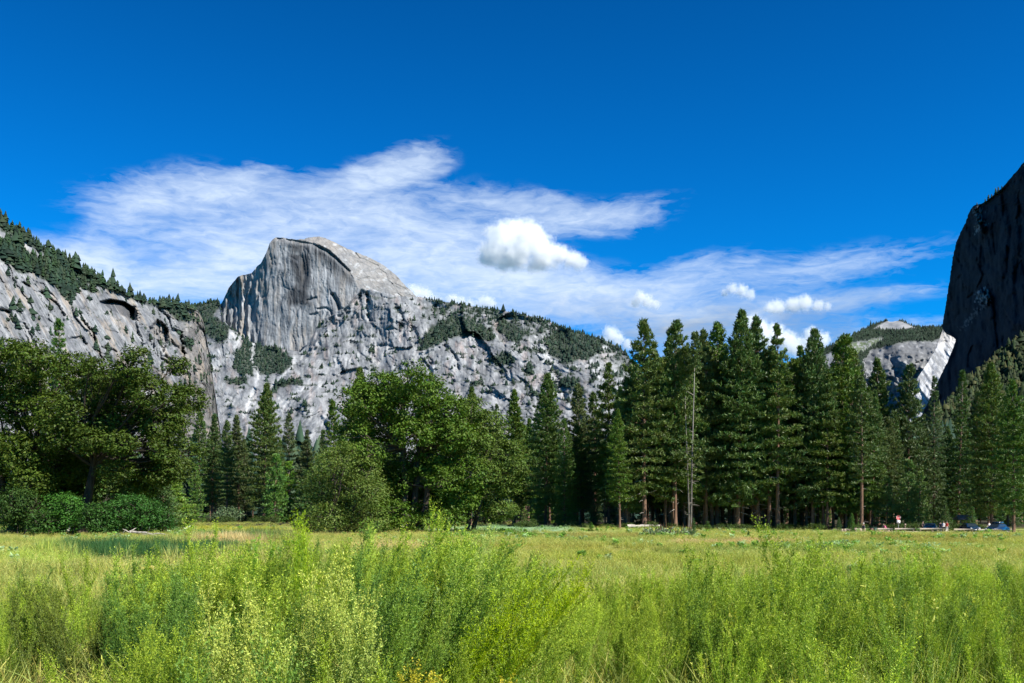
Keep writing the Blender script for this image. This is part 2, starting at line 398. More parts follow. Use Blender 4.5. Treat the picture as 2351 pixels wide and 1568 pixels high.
# ---- the dome: sheer face, and the rounded shoulder behind its rim
RIM = [(622, 556), (645, 550), (672, 553), (702, 557), (730, 562), (757, 574), (780, 594), (800, 618), (815, 644), (826, 668), (836, 700), (845, 740)]
DOME_TOP = [(480, 730), (497, 712), (512, 690), (524, 662), (545, 636), (552, 632), (570, 629), (578, 626), (590, 612), (600, 602), (612, 578), (620, 556), (632, 545), (648, 545), (662, 548), (682, 550), (700, 548), (715, 544), (730, 543), (746, 546), (770, 557), (800, 572), (830, 584), (850, 592), (880, 608), (910, 632), (930, 655), (948, 672), (962, 690), (975, 720)]
def dome_detail(PX, PY, base):
    d, s = seg_dist(PX, PY, RIM)
    sh = np.where((PX > 622) & (s < 0), d, 0.0)            # on the shoulder side
    sh = np.where(PY > 700, 0, sh)
    out = 7.0 * np.maximum(sh - 1.5, 0) ** 0.97
    face = (sh <= 0).astype(float)
    xw = PX + 6 * fbm(PX / 60, PY / 60, 3, 5)
    out += face * (4.5 * fbm(xw / 16, PY / 190, 4, 11, 0.55) + 1.3 * ridged(xw / 5, PY / 110, 2, 21, 0.5) + 7 * fbm(PX / 40, PY / 40, 4, 31, .42))
    out += (1 - face) * (6 * ridged(PX / 60 + PY / 60, PY / 18 - PX / 34, 3, 41) + 1.5 * fbm(PX / 12, PY / 12, 3, 43))
    tf, cf = broken(xw / 20, PY / 120, 811); ts, cs = broken((PX + PY) / 46, (PY - .62 * PX) / 15, 812)
    out += face * 4.5 * tf + (1 - face) * 9 * ts + 4 * (cf * face + cs * (1 - face)); CR['dome'] = cf * face * .8 + cs * (1 - face)
    # rim visor, ledges and flakes
    for pts, w, a in ((C2((735, 175), (850, 190), (980, 212), (1080, 262), (1150, 320), (1230, 400)), 3.5, 40), (C2((1115, 560), (1140, 600), (1162, 665)), 4, 40), (C2((1010, 658), (1070, 650), (1100, 670), (1108, 700)), 2, 18), (C2((940, 600), (1000, 580)), 2.5, 16), (C2((960, 700), (1010, 690)), 2.5, 14), (C2((900, 300), (925, 430), (905, 500)), 6, 12), (C2((520, 430), (560, 470), (545, 560)), 5, 15)):
        dd, ss = seg_dist(PX, PY, pts); out += a * np.exp(-(dd / w) ** 2)
    # left flank steps back
    out += 2.0 * np.maximum(612 - PX, 0) * (0.6 + 0.4 * fbm(PX / 14, PY / 60, 3, 9))
    return out
def dome_col(PX, PY, d):
    dd, s = seg_dist(PX, PY, RIM); face = ~((PX > 622) & (s < 0))
    c = np.broadcast_to(ROCK, PX.shape + (3,)).copy()
    n1 = fbm(PX / 9, PY / 150, 5, 61, 0.6); n2 = fbm(PX / 45, PY / 45, 4, 62)
    c = lerp(c, PALE, face * sstep(0.15, 0.7, n1 + 0.5 * n2) * 0.55)
    c = lerp(c, TAN, face * sstep(0.1, 0.6, fbm(PX / 14, PY / 120, 4, 63)) * (0.35 + 0.45 * sstep(600, 520, PX)))
    stain = np.maximum(in_poly(PX, PY, C2((820, 290), (970, 270), (960, 470), (940, 560), (965, 630), (820, 630), (790, 560), (860, 480)), 8), 0.8 * in_poly(PX, PY, C2((760, 190), (1000, 210), (1180, 320), (1280, 480), (1180, 480), (1060, 330), (850, 270)), 16))
    stk = sstep(-0.25, 0.45, fbm(PX / 5, PY / 90, 4, 65, 0.6))
    c = lerp(c, PALE * 1.05, face * sstep(.25, .7, fbm(PX / 2.6, PY / 55, 3, 69, .6) + .3 * n2) * .55); c = lerp(c, DARK, face * sstep(.25, .75, fbm(PX / 2.8 + 40, PY / 48, 3, 70, .6)) * .6)
    c = lerp(c, DARK * .42, face * np.clip(stain * (0.72 + 0.5 * stk), 0, .95))
    c = lerp(c, DARK, face * sstep(0.35, 0.9, fbm(PX / 6, PY / 140, 4, 66, 0.6)) * 0.5)
    c = lerp(c, TAN * 0.95, (~face) * (0.28 + 0.2 * n2)); c = lerp(c, PALE, (~face) * sstep(0.35, 0.6, fbm(PX / 16 + PY / 30, PY / 9, 4, 67)) * 0.6)
    c = lerp(c, DARK, CR['dome'] * .5)  # crevice shade painted along the dome's cracks
    c = lerp(c, DARK * 1.4, (~face) * sstep(0.35, 0.7, fbm(PX / 8, PY / 5, 4, 68)) * 0.45)
    return c
mountain('granite_dome', 482, 974, DOME_TOP, [(480, 830), (974, 790)],
         [(500, 700, 5720), (500, 820, 5560), (620, 560, 5700), (620, 800, 5580), (720, 560, 5690), (720, 800, 5570), (820, 680, 5640), (900, 690, 5700), (960, 700, 5760), (820, 780, 5600), (960, 780, 5700)],
         dome_detail, dome_col, M_ROCK, step=1.7, jag=1.2, back=1500, seed=3)

# ---- the long granite ridge below and beside it
RIDGE_TOP = [(425, 712), (440, 704), (455, 699), (470, 697), (490, 692), (500, 690), (506, 704), (512, 735), (528, 750), (560, 776), (582, 788), (600, 794), (640, 800), (690, 808), (702, 795), (716, 772), (732, 745), (748, 732), (770, 718), (792, 703), (806, 688), (820, 672), (828, 660), (840, 664), (856, 664), (880, 671), (905, 678), (935, 681), (962, 681), (1000, 690), (1050, 697), (1100, 705), (1150, 712), (1200, 722), (1250, 733), (1268, 742), (1300, 757), (1350, 770), (1380, 777), (1400, 786), (1425, 799), (1440, 815), (1452, 835), (1480, 870), (1520, 900)]
VEG = [C2((60, 640), (150, 600), (360, 575), (350, 640), (300, 720), (410, 780), (400, 850), (340, 890), (240, 830), (200, 720)),
       C2((410, 780), (560, 870), (580, 920), (500, 935), (480, 850)), C2((480, 930), (580, 940), (560, 1000), (590, 1110), (500, 1120), (420, 1060), (430, 960)),
       C2((590, 900), (700, 910), (790, 960), (830, 1010), (830, 1060), (720, 1110), (620, 1115), (575, 1060)), C2((370, 1140), (500, 1125), (545, 1185), (420, 1175)),
       C2((690, 1200), (760, 1150), (900, 1138), (915, 1180), (780, 1200), (710, 1235)),
       C3((300, 850), (440, 760), (560, 770), (690, 820), (770, 890), (760, 925), (700, 945), (600, 900), (520, 905), (440, 925), (300, 990), (220, 1000), (270, 930)),
       C3((790, 780), (900, 820), (970, 900), (920, 960), (840, 925), (780, 850)), C3((1120, 960), (1170, 860), (1250, 850), (1400, 895), (1510, 925), (1480, 1020), (1400, 1070), (1250, 1085), (1160, 1060)),
       C3((720, 1060), (860, 1010), (900, 1090), (760, 1110)), C3((580, 1220), (690, 1200), (700, 1250), (600, 1250)), C3((1200, 1200), (1340, 1200), (1380, 1270), (1230, 1260))]
def ridge_veg(PX, PY):
    v = np.zeros(PX.shape); wx = PX + 7 * fbm(PX / 22, PY / 22, 4, 71); wy = PY + 5 * fbm(PX / 22, PY / 22, 4, 72)
    for p in VEG: v = np.maximum(v, in_poly(wx, wy, p, 4))
    top = np.interp(PX, *zip(*RIDGE_TOP))
    sky_band = sstep(960, 1010, PX) * sstep(75, 10, PY - top) * sstep(-0.25, 0.25, fbm(PX / 18, PY / 9, 4, 73) + 0.15)
    right = sstep(1120, 1200, PX) * sstep(0.05, 0.4, fbm(PX / 30, PY / 14, 5, 74) - 0.0015 * (PY - 780)) * 0.9
    led = sstep(0.42, 0.6, fbm(PX / 30, PY / 8, 5, 75)) * 0.7
    return np.clip(np.maximum.reduce([v, 0.8 * sky_band, right, led]), 0, 1)
SCREE = [(C2((570, 880), (555, 1020), (600, 1120), (560, 1250), (500, 1400)), 4, 1.0), (C2((560, 870), (650, 890), (740, 910), (900, 935)), 3.5, .9), (C2((740, 1370), (900, 1190)), 9, .55), (C2((690, 1190), (830, 1060), (860, 990)), 3.5, .8),
         (C2((410, 820), (480, 850), (440, 930)), 5, .8), (C3((1020, 860), (1060, 940), (1160, 1080), (1160, 1180), (1230, 1300)), 4, .8), (C3((1420, 1070), (1480, 1200)), 4, .7), (C3((1000, 920), (1120, 1100), (1200, 1350)), 5, .6), (C2((250, 900), (330, 950), (280, 1100)), 7, .25)]
GROOVE = [(C2((1345, 520), (1365, 600), (1355, 690), (1372, 730)), 4, 60), (C2((1290, 520), (1300, 600)), 4, 45), (C2((1540, 640), (1590, 690), (1592, 740), (1575, 810)), 4.5, 75), (C2((1480, 800), (1520, 790), (1550, 800)), 2.5, 25), (C2((1390, 905), (1520, 915)), 3, 30),
          (C2((1880, 910), (1940, 960), (1965, 1010), (1970, 1070)), 4.5, 60), (C2((1790, 1000), (1785, 1060), (1800, 1130)), 4, 50), (C2((1660, 1030), (1670, 1070)), 3, 35), (C2((1935, 1120), (1940, 1180)), 3, 35), (C2((1240, 1000), (1250, 1040)), 3, 30), (C2((1375, 970), (1370, 1030)), 3, 30),
          (C2((700, 1210), (940, 1120), (1100, 1110), (1200, 1150)), 4, 35), (C2((960, 960), (1010, 890), (1190, 640)), 6, -40), (C2((860, 1060), (940, 960), (960, 850)), 5, 30), (C3((1160, 1080), (1230, 1300), (1300, 1380)), 5, 40), (C3((700, 1300), (770, 1295)), 2.5, 30), (C2((1600, 1050), (1700, 960), (1880, 905)), 5, -35)]
def ridge_detail(PX, PY, base):
    o = 55 * fbm(PX / 130, PY / 130, 3, 81) + 10 * ridged(PX / 62 + PY / 95, PY / 90 - PX / 200, 3, 82, .42) + 4 * fbm(PX / 16 + PY / 30, PY / 40, 3, 83, .45)
    o += 6 * ridged(PX / 9, PY / 45, 3, 84, .5) * sstep(880, 760, PY) * sstep(700, 760, PX) * sstep(1010, 900, PX)
    dip = sstep(960, 1150, PX)                                      # slabs that dip to the right
    o += dip * 7 * ridged((PX * .55 - PY) / 16, (PX + PY * .55) / 70, 3, 85, .5)
    low = sstep(860, 900, PY) * sstep(800, 700, PX)
    o += low * 8 * ridged((PX * .7 + PY) / 13, (PX - PY * .7) / 55, 3, 86, .5)
    for pts, w, a in GROOVE:
        dd, _ = seg_dist(PX + 4.5 * fbm(PX / 11, PY / 11, 4, 87, .6), PY + 3 * fbm(PX / 9 + 7, PY / 9, 3, 88), pts); o += a * np.exp(-(dd / w) ** 2 * .6 - dd / w * .6) * (.75 + .5 * fbm(PX / 14, PY / 14, 2, 98))
    o += 1.2 * fbm(PX / 8, PY / 8, 2, 88)
    wx = PX + 5 * fbm(PX / 25, PY / 25, 3, 89); wy = PY + 5 * fbm(PX / 25, PY / 25, 3, 90)
    tv, cv = broken(wx / 26, wy / 60, 801); td, cd = broken((wx * .8 + wy * .6) / 62, (wy * .8 - wx * .6) / 22, 802); tl, cl_ = broken((wx * .65 - wy * .75) / 55, (wx * .75 + wy * .65) / 24, 803)
    a = np.clip(dip, 0, 1); b = np.clip(low, 0, 1) * (1 - a); v = (1 - a) * (1 - b)
    bg_, cb_ = broken(wx / 95 + 4, wy / 110 + 2, 805); o += 38 * bg_ * sstep(680, 760, PX)
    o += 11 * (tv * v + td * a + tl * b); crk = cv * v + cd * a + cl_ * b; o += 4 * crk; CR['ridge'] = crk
    fade = sstep(0, 14, PY - np.interp(PX, *zip(*RIDGE_TOP)))
    return o * (0.25 + 0.75 * fade)
def ridge_col(PX, PY, d):
    c = np.broadcast_to(ROCK, PX.shape + (3,)).copy()
    c = lerp(c, PALE, sstep(-0.1, 0.75, fbm(PX / 20, PY / 50, 5, 91, .6)) * 0.75)
    c = lerp(c, PINK, sstep(0.15, 0.7, fbm(PX / 26, PY / 60, 4, 92)) * 0.5)
    c = lerp(c, DARK * 1.6, sstep(0.2, 0.8, fbm(PX / 10, PY / 26, 5, 93, .65)) * 0.6)
    c = lerp(c, DARK * .8, sstep(.2, .75, fbm(PX / 5.5, PY / 75, 4, 95, .6)) * sstep(900, 830, PY) * sstep(690, 740, PX) * .6)
    c = lerp(c, PALE, sstep(.1, .6, fbm(PX / 60, PY / 60, 3, 96)) * .45); c = lerp(c, DARK * 1.2, sstep(.1, .6, fbm(PX / 70 + 5, PY / 45, 4, 97)) * .35)
    c = lerp(c, DARK * 1.2, sstep(.2, .75, fbm(PX / 4 + PY / 9, PY / 14, 4, 99, .65)) * .3); c = lerp(c, PALE, sstep(.25, .8, fbm(PX / 4 + 20, PY / 16 + PX / 12, 4, 100, .65)) * .25)
    c = lerp(c, DARK, CR['ridge'] * .5)  # ridge cracks darkened in colour to stand for their shadow
    for pts, w, a in SCREE:
        dd, _ = seg_dist(PX + 4 * fbm(PX / 9, PY / 9, 3, 94), PY, pts); c = lerp(c, PALE * 1.1, np.exp(-(dd / w) ** 2) * a)
    v = ridge_veg(PX, PY)
    c = lerp(c, SCRUB, v * 0.9)
    return c
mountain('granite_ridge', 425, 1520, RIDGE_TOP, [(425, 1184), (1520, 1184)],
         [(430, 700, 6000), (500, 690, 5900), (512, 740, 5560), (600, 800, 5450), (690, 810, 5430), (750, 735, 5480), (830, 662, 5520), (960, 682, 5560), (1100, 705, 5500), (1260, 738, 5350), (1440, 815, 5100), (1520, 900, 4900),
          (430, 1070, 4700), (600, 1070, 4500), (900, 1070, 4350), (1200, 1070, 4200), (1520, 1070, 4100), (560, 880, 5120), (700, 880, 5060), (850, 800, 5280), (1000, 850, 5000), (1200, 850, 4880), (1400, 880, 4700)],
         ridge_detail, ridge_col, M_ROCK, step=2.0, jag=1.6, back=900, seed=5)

# ---- the near cliff on the left, its slabs, arches and wooded rim
CLIFF_TOP = [(-90, 455), (0, 504), (30, 528), (60, 548), (100, 575), (140, 597), (180, 618), (215, 637), (240, 650), (270, 666), (300, 677), (350, 693), (400, 698), (430, 702), (455, 713), (466, 737), (472, 765), (480, 805), (488, 860), (497, 925), (505, 985), (512, 1040)]
CLIFF_VEG = [C1((0, 240), (60, 255), (140, 275), (240, 380), (345, 390), (430, 430), (560, 560), (700, 600), (640, 610), (545, 560), (510, 640), (490, 670), (455, 655), (400, 590), (330, 530), (240, 470), (130, 470), (50, 400), (0, 385)),
             C1((0, 90), (60, 130), (200, 230), (340, 330), (420, 370), (550, 430), (690, 510), (900, 610), (1060, 670), (980, 660), (880, 640), (700, 570), (540, 520), (400, 420), (280, 320), (130, 240), (0, 180)), C1((1080, 680), (1310, 690), (1300, 750), (1200, 740), (1100, 710)), C1((1260, 910), (1330, 930), (1320, 1000), (1270, 970)), C1((120, 700), (150, 700), (150, 770), (130, 760)), C1((1160, 740), (1290, 750), (1320, 800), (1230, 800))]
def cliff_veg(PX, PY):
    v = np.zeros(PX.shape); wx = PX + 5 * fbm(PX / 15, PY / 15, 4, 101); wy = PY + 4 * fbm(PX / 15, PY / 15, 4, 102)
    for p in CLIFF_VEG: v = np.maximum(v, in_poly(wx, wy, p, 3))
    top = np.interp(PX, *zip(*CLIFF_TOP))
    v = np.maximum(v, sstep(16, 4, PY - top) * sstep(455, 430, PX) * 0.8)
    spots = sstep(0.5, 0.62, fbm(PX / 11, PY / 14, 4, 103)) * sstep(330, 420, PX) + sstep(0.58, 0.7, fbm(PX / 10, PY / 14, 4, 104))
    return np.clip(np.maximum(v, 0.8 * np.clip(spots, 0, 1)), 0, 1)
def cliff_detail(PX, PY, base):
    k = (PX * .86 - PY * .5) ; l = (PX * .5 + PY * .86)        # across / along the dip of the slabs
    side = sstep(395, 440, PX)                                  # the right hand wall is vertical and blocky
    o = (1 - side) * (11 * ridged(k / 48, l / 210, 3, 111, .45) + 4 * fbm(k / 13, l / 90, 4, 112, .5) + 1.6 * ridged(k / 7, l / 60, 2, 113))
    o += side * (8 * ridged(PX / 15, PY / 80, 3, 114, .5) + 3 * fbm(PX / 8, PY / 22, 3, 115))
    o += 18 * fbm(PX / 70, PY / 70, 3, 116) + 1.2 * fbm(PX / 7, PY / 7, 2, 117)
    wx = PX + 4 * fbm(PX / 20, PY / 20, 3, 125); tk, ck = broken((k + wx - PX) / 22, l / 95, 821); tw, cw = broken(wx / 14, PY / 34, 822)
    o += 8 * tk * (1 - side) + 9 * tw * side; CR['cliff'] = ck * (1 - side) + cw * side; o += 3.5 * CR['cliff']
    cave = in_poly(PX, PY, C1((690, 668), (760, 652), (850, 668), (925, 715), (918, 792), (850, 765), (760, 720)), 3)
    dc, _ = seg_dist(PX, PY, C1((690, 660), (760, 646), (850, 662), (925, 712), (925, 792))); o += 150 * cave * np.exp(-dc / 11)
    r2 = in_poly(PX + 3 * fbm(PX / 9, PY / 9, 3, 118), PY, C1((1000, 960), (1040, 840), (1090, 790), (1150, 850), (1155, 930), (1110, 1040), (1060, 1030)), 4); o += 50 * r2 * (0.6 + 0.4 * ridged(PX / 6, PY / 40, 2, 119))
    for pts, w, a in ((C1((560, 780), (640, 880), (690, 1050), (712, 1150)), 2.6, 34), (C1((280, 600), (400, 690), (440, 760)), 3, 30), (C1((490, 920), (560, 910), (590, 960)), 3, 26), (C1((1090, 720), (1160, 780), (1180, 860), (1240, 880)), 3.5, 34), (C1((1140, 1040), (1230, 1110), (1260, 1160)), 3, 30), (C1((1000, 1000), (1100, 1050), (1230, 1140)), 3, 36), (C1((1180, 950), (1260, 1010)), 3, 26), (C1((1240, 900), (1290, 1180)), 4, 40), (C1((160, 540), (200, 560)), 3, 30), (C1((0, 720), (60, 740)), 5, 40), (C1((170, 820), (260, 1000)), 3, 22), (C1((720, 980), (800, 1010)), 3, 25), (C1((940, 700), (960, 860), (1000, 950)), 5, -40)):
        dd, _ = seg_dist(PX + 3 * fbm(PX / 8, PY / 8, 4, 120, .6), PY + 2 * fbm(PX / 8 + 9, PY / 8, 3, 121), pts); o += a * np.exp(-(dd / w) ** 2 * .6 - dd / w * .6)
    fade = sstep(0, 12, PY - np.interp(PX, *zip(*CLIFF_TOP)))
    return o * (0.2 + 0.8 * fade)
def cliff_col(PX, PY, d):
    k = (PX * .86 - PY * .5); l = (PX * .5 + PY * .86)
    c = np.broadcast_to(ROCK * .86, PX.shape + (3,)).copy()
    c = lerp(c, PALE * .84, sstep(0.0, 0.7, fbm(k / 14, l / 110, 5, 121, .6)) * 0.7)
    c = lerp(c, TAN * .95, sstep(0.05, 0.6, fbm(k / 18, l / 90, 4, 122)) * 0.65)
    c = lerp(c, DARK * 1.6, sstep(0.15, 0.8, fbm(k / 8, l / 60, 5, 123, .62)) * 0.65)
    c = lerp(c, DARK * 0.8, in_poly(PX, PY, C1((690, 665), (760, 650), (850, 668), (925, 715), (918, 792), (850, 765), (760, 720)), 2) * 0.8)  # arch recess darkened in colour, shade added to its real depth
    side = sstep(395, 440, PX); c = lerp(c, TAN * 0.85, side * 0.35); c = lerp(c, DARK * 1.8, side * sstep(0.1, 0.7, fbm(PX / 6, PY / 40, 4, 124)) * .5)
    c = lerp(c, DARK * 1.2, sstep(.15, .7, fbm(k / 3.2, l / 45, 3, 126, .6)) * .55 * (1 - side)); c = lerp(c, PALE * .9, sstep(.25, .7, fbm(k / 3 + 30, l / 50, 3, 127, .6)) * .5 * (1 - side))
    c = lerp(c, DARK, CR['cliff'] * .5)  # shadow of the cracks put into the cliff colour
    return lerp(c, SCRUB, cliff_veg(PX, PY) * 0.92)
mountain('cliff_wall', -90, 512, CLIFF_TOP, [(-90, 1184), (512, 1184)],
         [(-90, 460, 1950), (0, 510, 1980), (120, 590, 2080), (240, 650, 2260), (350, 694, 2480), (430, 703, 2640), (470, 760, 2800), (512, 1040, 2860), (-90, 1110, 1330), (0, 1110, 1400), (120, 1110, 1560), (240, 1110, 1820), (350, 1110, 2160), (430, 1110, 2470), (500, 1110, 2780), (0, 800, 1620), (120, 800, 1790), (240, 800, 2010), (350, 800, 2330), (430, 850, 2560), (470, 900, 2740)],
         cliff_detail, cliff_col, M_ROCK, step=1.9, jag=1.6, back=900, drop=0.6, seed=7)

# ---- far hill with a bald granite top, its dark woods and the cliff below
HILL_TOP = [(1780, 850), (1830, 828), (1885, 804), (1920, 788), (1950, 775), (1985, 756), (2005, 746), (2022, 739), (2035, 737), (2048, 739), (2060, 736), (2075, 738), (2098, 750), (2130, 752), (2160, 750), (2200, 748), (2300, 745)]
def hill_veg(PX, PY):
    top = np.interp(PX, *zip(*HILL_TOP)); dy = PY - top + 4 * fbm(PX / 20, PY / 10, 4, 131)
    bald = in_poly(PX, PY, C4((1320, 850), (1380, 810), (1430, 790), (1500, 800), (1600, 845), (1500, 860), (1400, 858)), 3)
    slope = in_poly(PX, PY, C4((1080, 980), (1200, 940), (1380, 910), (1370, 940), (1250, 1010), (1150, 1040)), 4)
    cliff = in_poly(PX + 5 * fbm(PX / 14, PY / 14, 4, 132), PY, C4((1240, 1070), (1300, 1000), (1450, 960), (1560, 940), (1720, 940), (1900, 880), (1900, 1500), (1300, 1500)), 4)
    sp = in_poly(PX, PY, C4((960, 1040), (1060, 1000), (1040, 1200), (980, 1150)), 3)
    return np.clip(1 - np.maximum.reduce([bald, slope * 0.8, cliff, sp]), 0, 1), slope, cliff
def hill_detail(PX, PY, base):
    v, s, c = hill_veg(PX, PY)
    o = 60 * fbm(PX / 70, PY / 40, 4, 141) + c * (26 * ridged((PX * .4 + PY) / 20, (PX - .4 * PY) / 40, 4, 142, .5) + 7 * fbm(PX / 9, PY / 9, 3, 143)) + 5 * fbm(PX / 12, PY / 8, 3, 144)
    th, ch = broken((PX * .9 + PY * .4) / 34, (PY * .9 - PX * .4) / 14, 831); o += c * (22 * th + 6 * ch)
    return o * (0.2 + 0.8 * sstep(0, 10, PY - np.interp(PX, *zip(*HILL_TOP))))
def hill_col(PX, PY, d):
    v, s, cl = hill_veg(PX, PY)
    c = np.broadcast_to(PALE * 0.85, PX.shape + (3,)).copy()
    c = lerp(c, ROCK * 0.60, cl * 0.85); c = lerp(c, PALE, cl * sstep(0.2, 0.6, fbm(PX / 14, PY / 7, 4, 151)) * .5)
    c = lerp(c, np.array([0.10, 0.14, 0.06]), s * sstep(0.35, 0.0, fbm(PX / 8, PY / 3, 4, 152)) * 0.9)
    return lerp(c, SCRUB * 0.9, v)
mountain('bald_hill', 1780, 2300, HILL_TOP, [(1780, 1184), (2300, 1184)],
         [(1780, 850, 6400), (1950, 775, 6300), (2040, 738, 6500), (2160, 752, 6000), (2300, 745, 5600), (1780, 1000, 4900), (2040, 1000, 4500), (2300, 1000, 4200), (2040, 770, 6100), (1950, 810, 5700), (2060, 800, 5300), (2200, 800, 5000), (2060, 880, 4900)],
         hill_detail, hill_col, M_ROCK, step=2.3, jag=1.0, back=1500, seed=9)

# ---- the shaded wall on the right with its sunlit apron
EDGE = [(2520, 245), (2440, 300), (2380, 340), (2350, 372), (2335, 392), (2312, 418), (2300, 432), (2270, 457), (2250, 470), (2240, 470), (2232, 476), (2224, 490), (2216, 512), (2208, 528), (2196, 555)]
LEFT = [(y, x) for x, y in EDGE] + [(575, 2191), (600, 2186), (645, 2180), (695, 2172), (735, 2166), (750, 2161), (760, 2168), (768, 2182), (778, 2195), (800, 2188), (830, 2176), (865, 2158), (900, 2142), (940, 2122), (1000, 2095), (1184, 2070)]
def wall_detail(PX, PY, base):
    o = 14 * ridged(PX / 26, PY / 120, 3, 161, .5) + 26 * fbm(PX / 60, PY / 60, 4, 162)
    tw, cw = broken(PX / 30, PY / 70, 841); o += 12 * tw + 5 * cw
    for pts, w, a in ((C4((2060, 610), (2090, 640), (2090, 680)), 9, -60), (C4((2010, 10), (2030, 120), (2060, 170)), 8, -50)):
        dd, _ = seg_dist(PX + 5 * fbm(PX / 9, PY / 9, 3, 173), PY, pts); o += a * np.exp(-(dd / w) ** 2) * (1 + .6 * fbm(PX / 5, PY / 5, 3, 174))
    edge = PX - np.interp(PY, *zip(*LEFT))
    return o * (0.25 + 0.75 * sstep(0, 12, edge))
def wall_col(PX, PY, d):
    c = np.broadcast_to(np.array([0.017, 0.020, 0.026]), PX.shape + (3,)).copy()  # near-black base: the wall's shade is put into its colour
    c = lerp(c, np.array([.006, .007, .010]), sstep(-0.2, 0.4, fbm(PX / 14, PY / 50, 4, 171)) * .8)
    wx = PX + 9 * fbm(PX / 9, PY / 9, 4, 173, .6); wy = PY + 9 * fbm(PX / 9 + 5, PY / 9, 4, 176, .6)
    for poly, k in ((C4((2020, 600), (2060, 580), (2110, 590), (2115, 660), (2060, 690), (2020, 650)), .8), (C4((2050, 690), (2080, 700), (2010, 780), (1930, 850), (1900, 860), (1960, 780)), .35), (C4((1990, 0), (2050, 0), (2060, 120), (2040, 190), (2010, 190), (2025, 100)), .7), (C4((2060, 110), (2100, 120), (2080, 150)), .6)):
        c = lerp(c, PALE * .75, in_poly(wx, wy, poly, 3) * k * sstep(-.35, .25, fbm(PX / 5, PY / 9, 3, 175)))  # sunlit spots on the wall, painted in as pale rock
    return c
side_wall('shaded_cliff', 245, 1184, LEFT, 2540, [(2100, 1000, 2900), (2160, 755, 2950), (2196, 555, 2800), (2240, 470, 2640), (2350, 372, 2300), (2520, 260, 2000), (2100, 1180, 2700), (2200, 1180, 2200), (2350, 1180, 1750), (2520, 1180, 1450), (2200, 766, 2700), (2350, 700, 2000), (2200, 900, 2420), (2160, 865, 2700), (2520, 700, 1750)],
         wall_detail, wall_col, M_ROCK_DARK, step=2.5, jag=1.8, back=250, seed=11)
# ---- the sunlit slab that sweeps down behind the shaded wall
SLAB_TOP = [(2060, 1010), (2085, 940), (2100, 885), (2108, 865), (2130, 832), (2150, 798), (2158, 775), (2166, 752), (2178, 748), (2190, 756), (2205, 754), (2230, 740), (2280, 720)]
def slab_detail(PX, PY, base):
    t, c = broken((PX * .55 + PY * .83) / 70, (PY * .55 - PX * .83) / 17, 851); CR['slab'] = c
    top, ct = broken(PX / 12, PY / 14, 852); m = sstep(800, 775, PY)
    return (10 * t + 5 * c) * (1 - m) + m * (16 * top + 4 * ct) + 20 * fbm(PX / 40, PY / 40, 3, 853)
def slab_col(PX, PY, d):
    c = np.broadcast_to(PALE * 1.4, PX.shape + (3,)).copy(); u, v = (PX * .55 + PY * .83), (PY * .55 - PX * .83)
    c = lerp(c, ROCK * .8, sstep(-.1, .6, fbm(v / 8, u / 120, 5, 854, .6)) * .75); c = lerp(c, TAN, sstep(810, 770, PY) * .4); return lerp(c, DARK, CR['slab'] * .5)  # slab cracks carry painted shade
mountain('granite_slab', 2060, 2280, SLAB_TOP, [(2060, 1184), (2280, 1184)], [(2060, 1000, 3900), (2160, 755, 4700), (2280, 720, 4800), (2100, 890, 4050), (2200, 860, 4050), (2060, 1180, 3100), (2280, 1180, 3000), (2280, 900, 3900)],
         slab_detail, slab_col, M_ROCK, step=1.7, jag=1.2, back=300, seed=12)

# ---- brushy talus slope, lower right
TALUS_TOP = [(2120, 990), (2160, 940), (2190, 905), (2215, 878), (2250, 848), (2290, 812), (2320, 785), (2351, 762), (2420, 710), (2520, 640)]
def talus_detail(PX, PY, base): return 14 * fbm(PX / 30, PY / 30, 5, 181) + 4 * fbm(PX / 7, PY / 7, 3, 182)
def talus_col(PX, PY, d):
    c = np.broadcast_to(np.array([0.030, 0.038, 0.016]), PX.shape + (3,)).copy()
    return lerp(c, TAN * .9, sstep(0.35, 0.7, fbm(PX / 16, PY / 10, 5, 183)) * .35)
mountain('talus_slope', 2120, 2520, TALUS_TOP, [(2120, 1190), (2520, 1190)],
         [(2120, 990, 900), (2215, 878, 1080), (2351, 762, 1150), (2520, 640, 1200), (2120, 1190, 560), (2300, 1190, 520), (2520, 1190, 480)],
         talus_detail, talus_col, M_ROCK, step=4.0, jag=2.5, back=500, seed=13)
# ------------------------------------------------------------------ ground height
def ground_z(x, y):
    x = np.asarray(x, float); y = np.asarray(y, float)
    r = np.hypot(x, y)
    z = 0.75 * sstep(26, 4, r) + 0.20 * fbm(x / 16, y / 16, 3, 301) * sstep(4, 20, r) * sstep(400, 60, r)
    z = z - 0.5 * sstep(24, 44, x) * sstep(146, 153, y) * sstep(300, 190, y)
    return z
def gz(x, y): return float(ground_z(np.array([x]), np.array([y]))[0])

# ------------------------------------------------------------------ conifers
RS = np.random.RandomState
BARK_RED = np.array([0.165, 0.098, 0.066]); BARK_GREY = np.array([0.075, 0.06, 0.048]); DEADWOOD = np.array([0.42, 0.38, 0.33])
M_BARK = None
def bark_mat():
    m, n = new_mat("bark")
    tc = n.node('ShaderNodeTexCoord').outputs['Object']
    v = n.noise(n.mapping(tc, scale=(5, 5, 0.9)), 1.0, 6.0, 0.65)
    f = n.remap(v, 0.3, 0.7, 0.45, 1.35)
    c = n.mix(1.0, vcol(n), n.node('ShaderNodeCombineColor', Red=f, Green=f, Blue=f).outputs[0], 'MULTIPLY')
    bp = n.node('ShaderNodeBump', Strength=0.6, Distance=0.1, Height=v)
    finish(n, pbsdf(n, c, 0.9, 0.15, bp.outputs[0])); return m
M_BARK = bark_mat()
M_NEEDLE = leaf_mat("pine_needles", 0.13, 0.5, 0.28, 0.03, 0.30, (1.2, 1.25, 0.5))
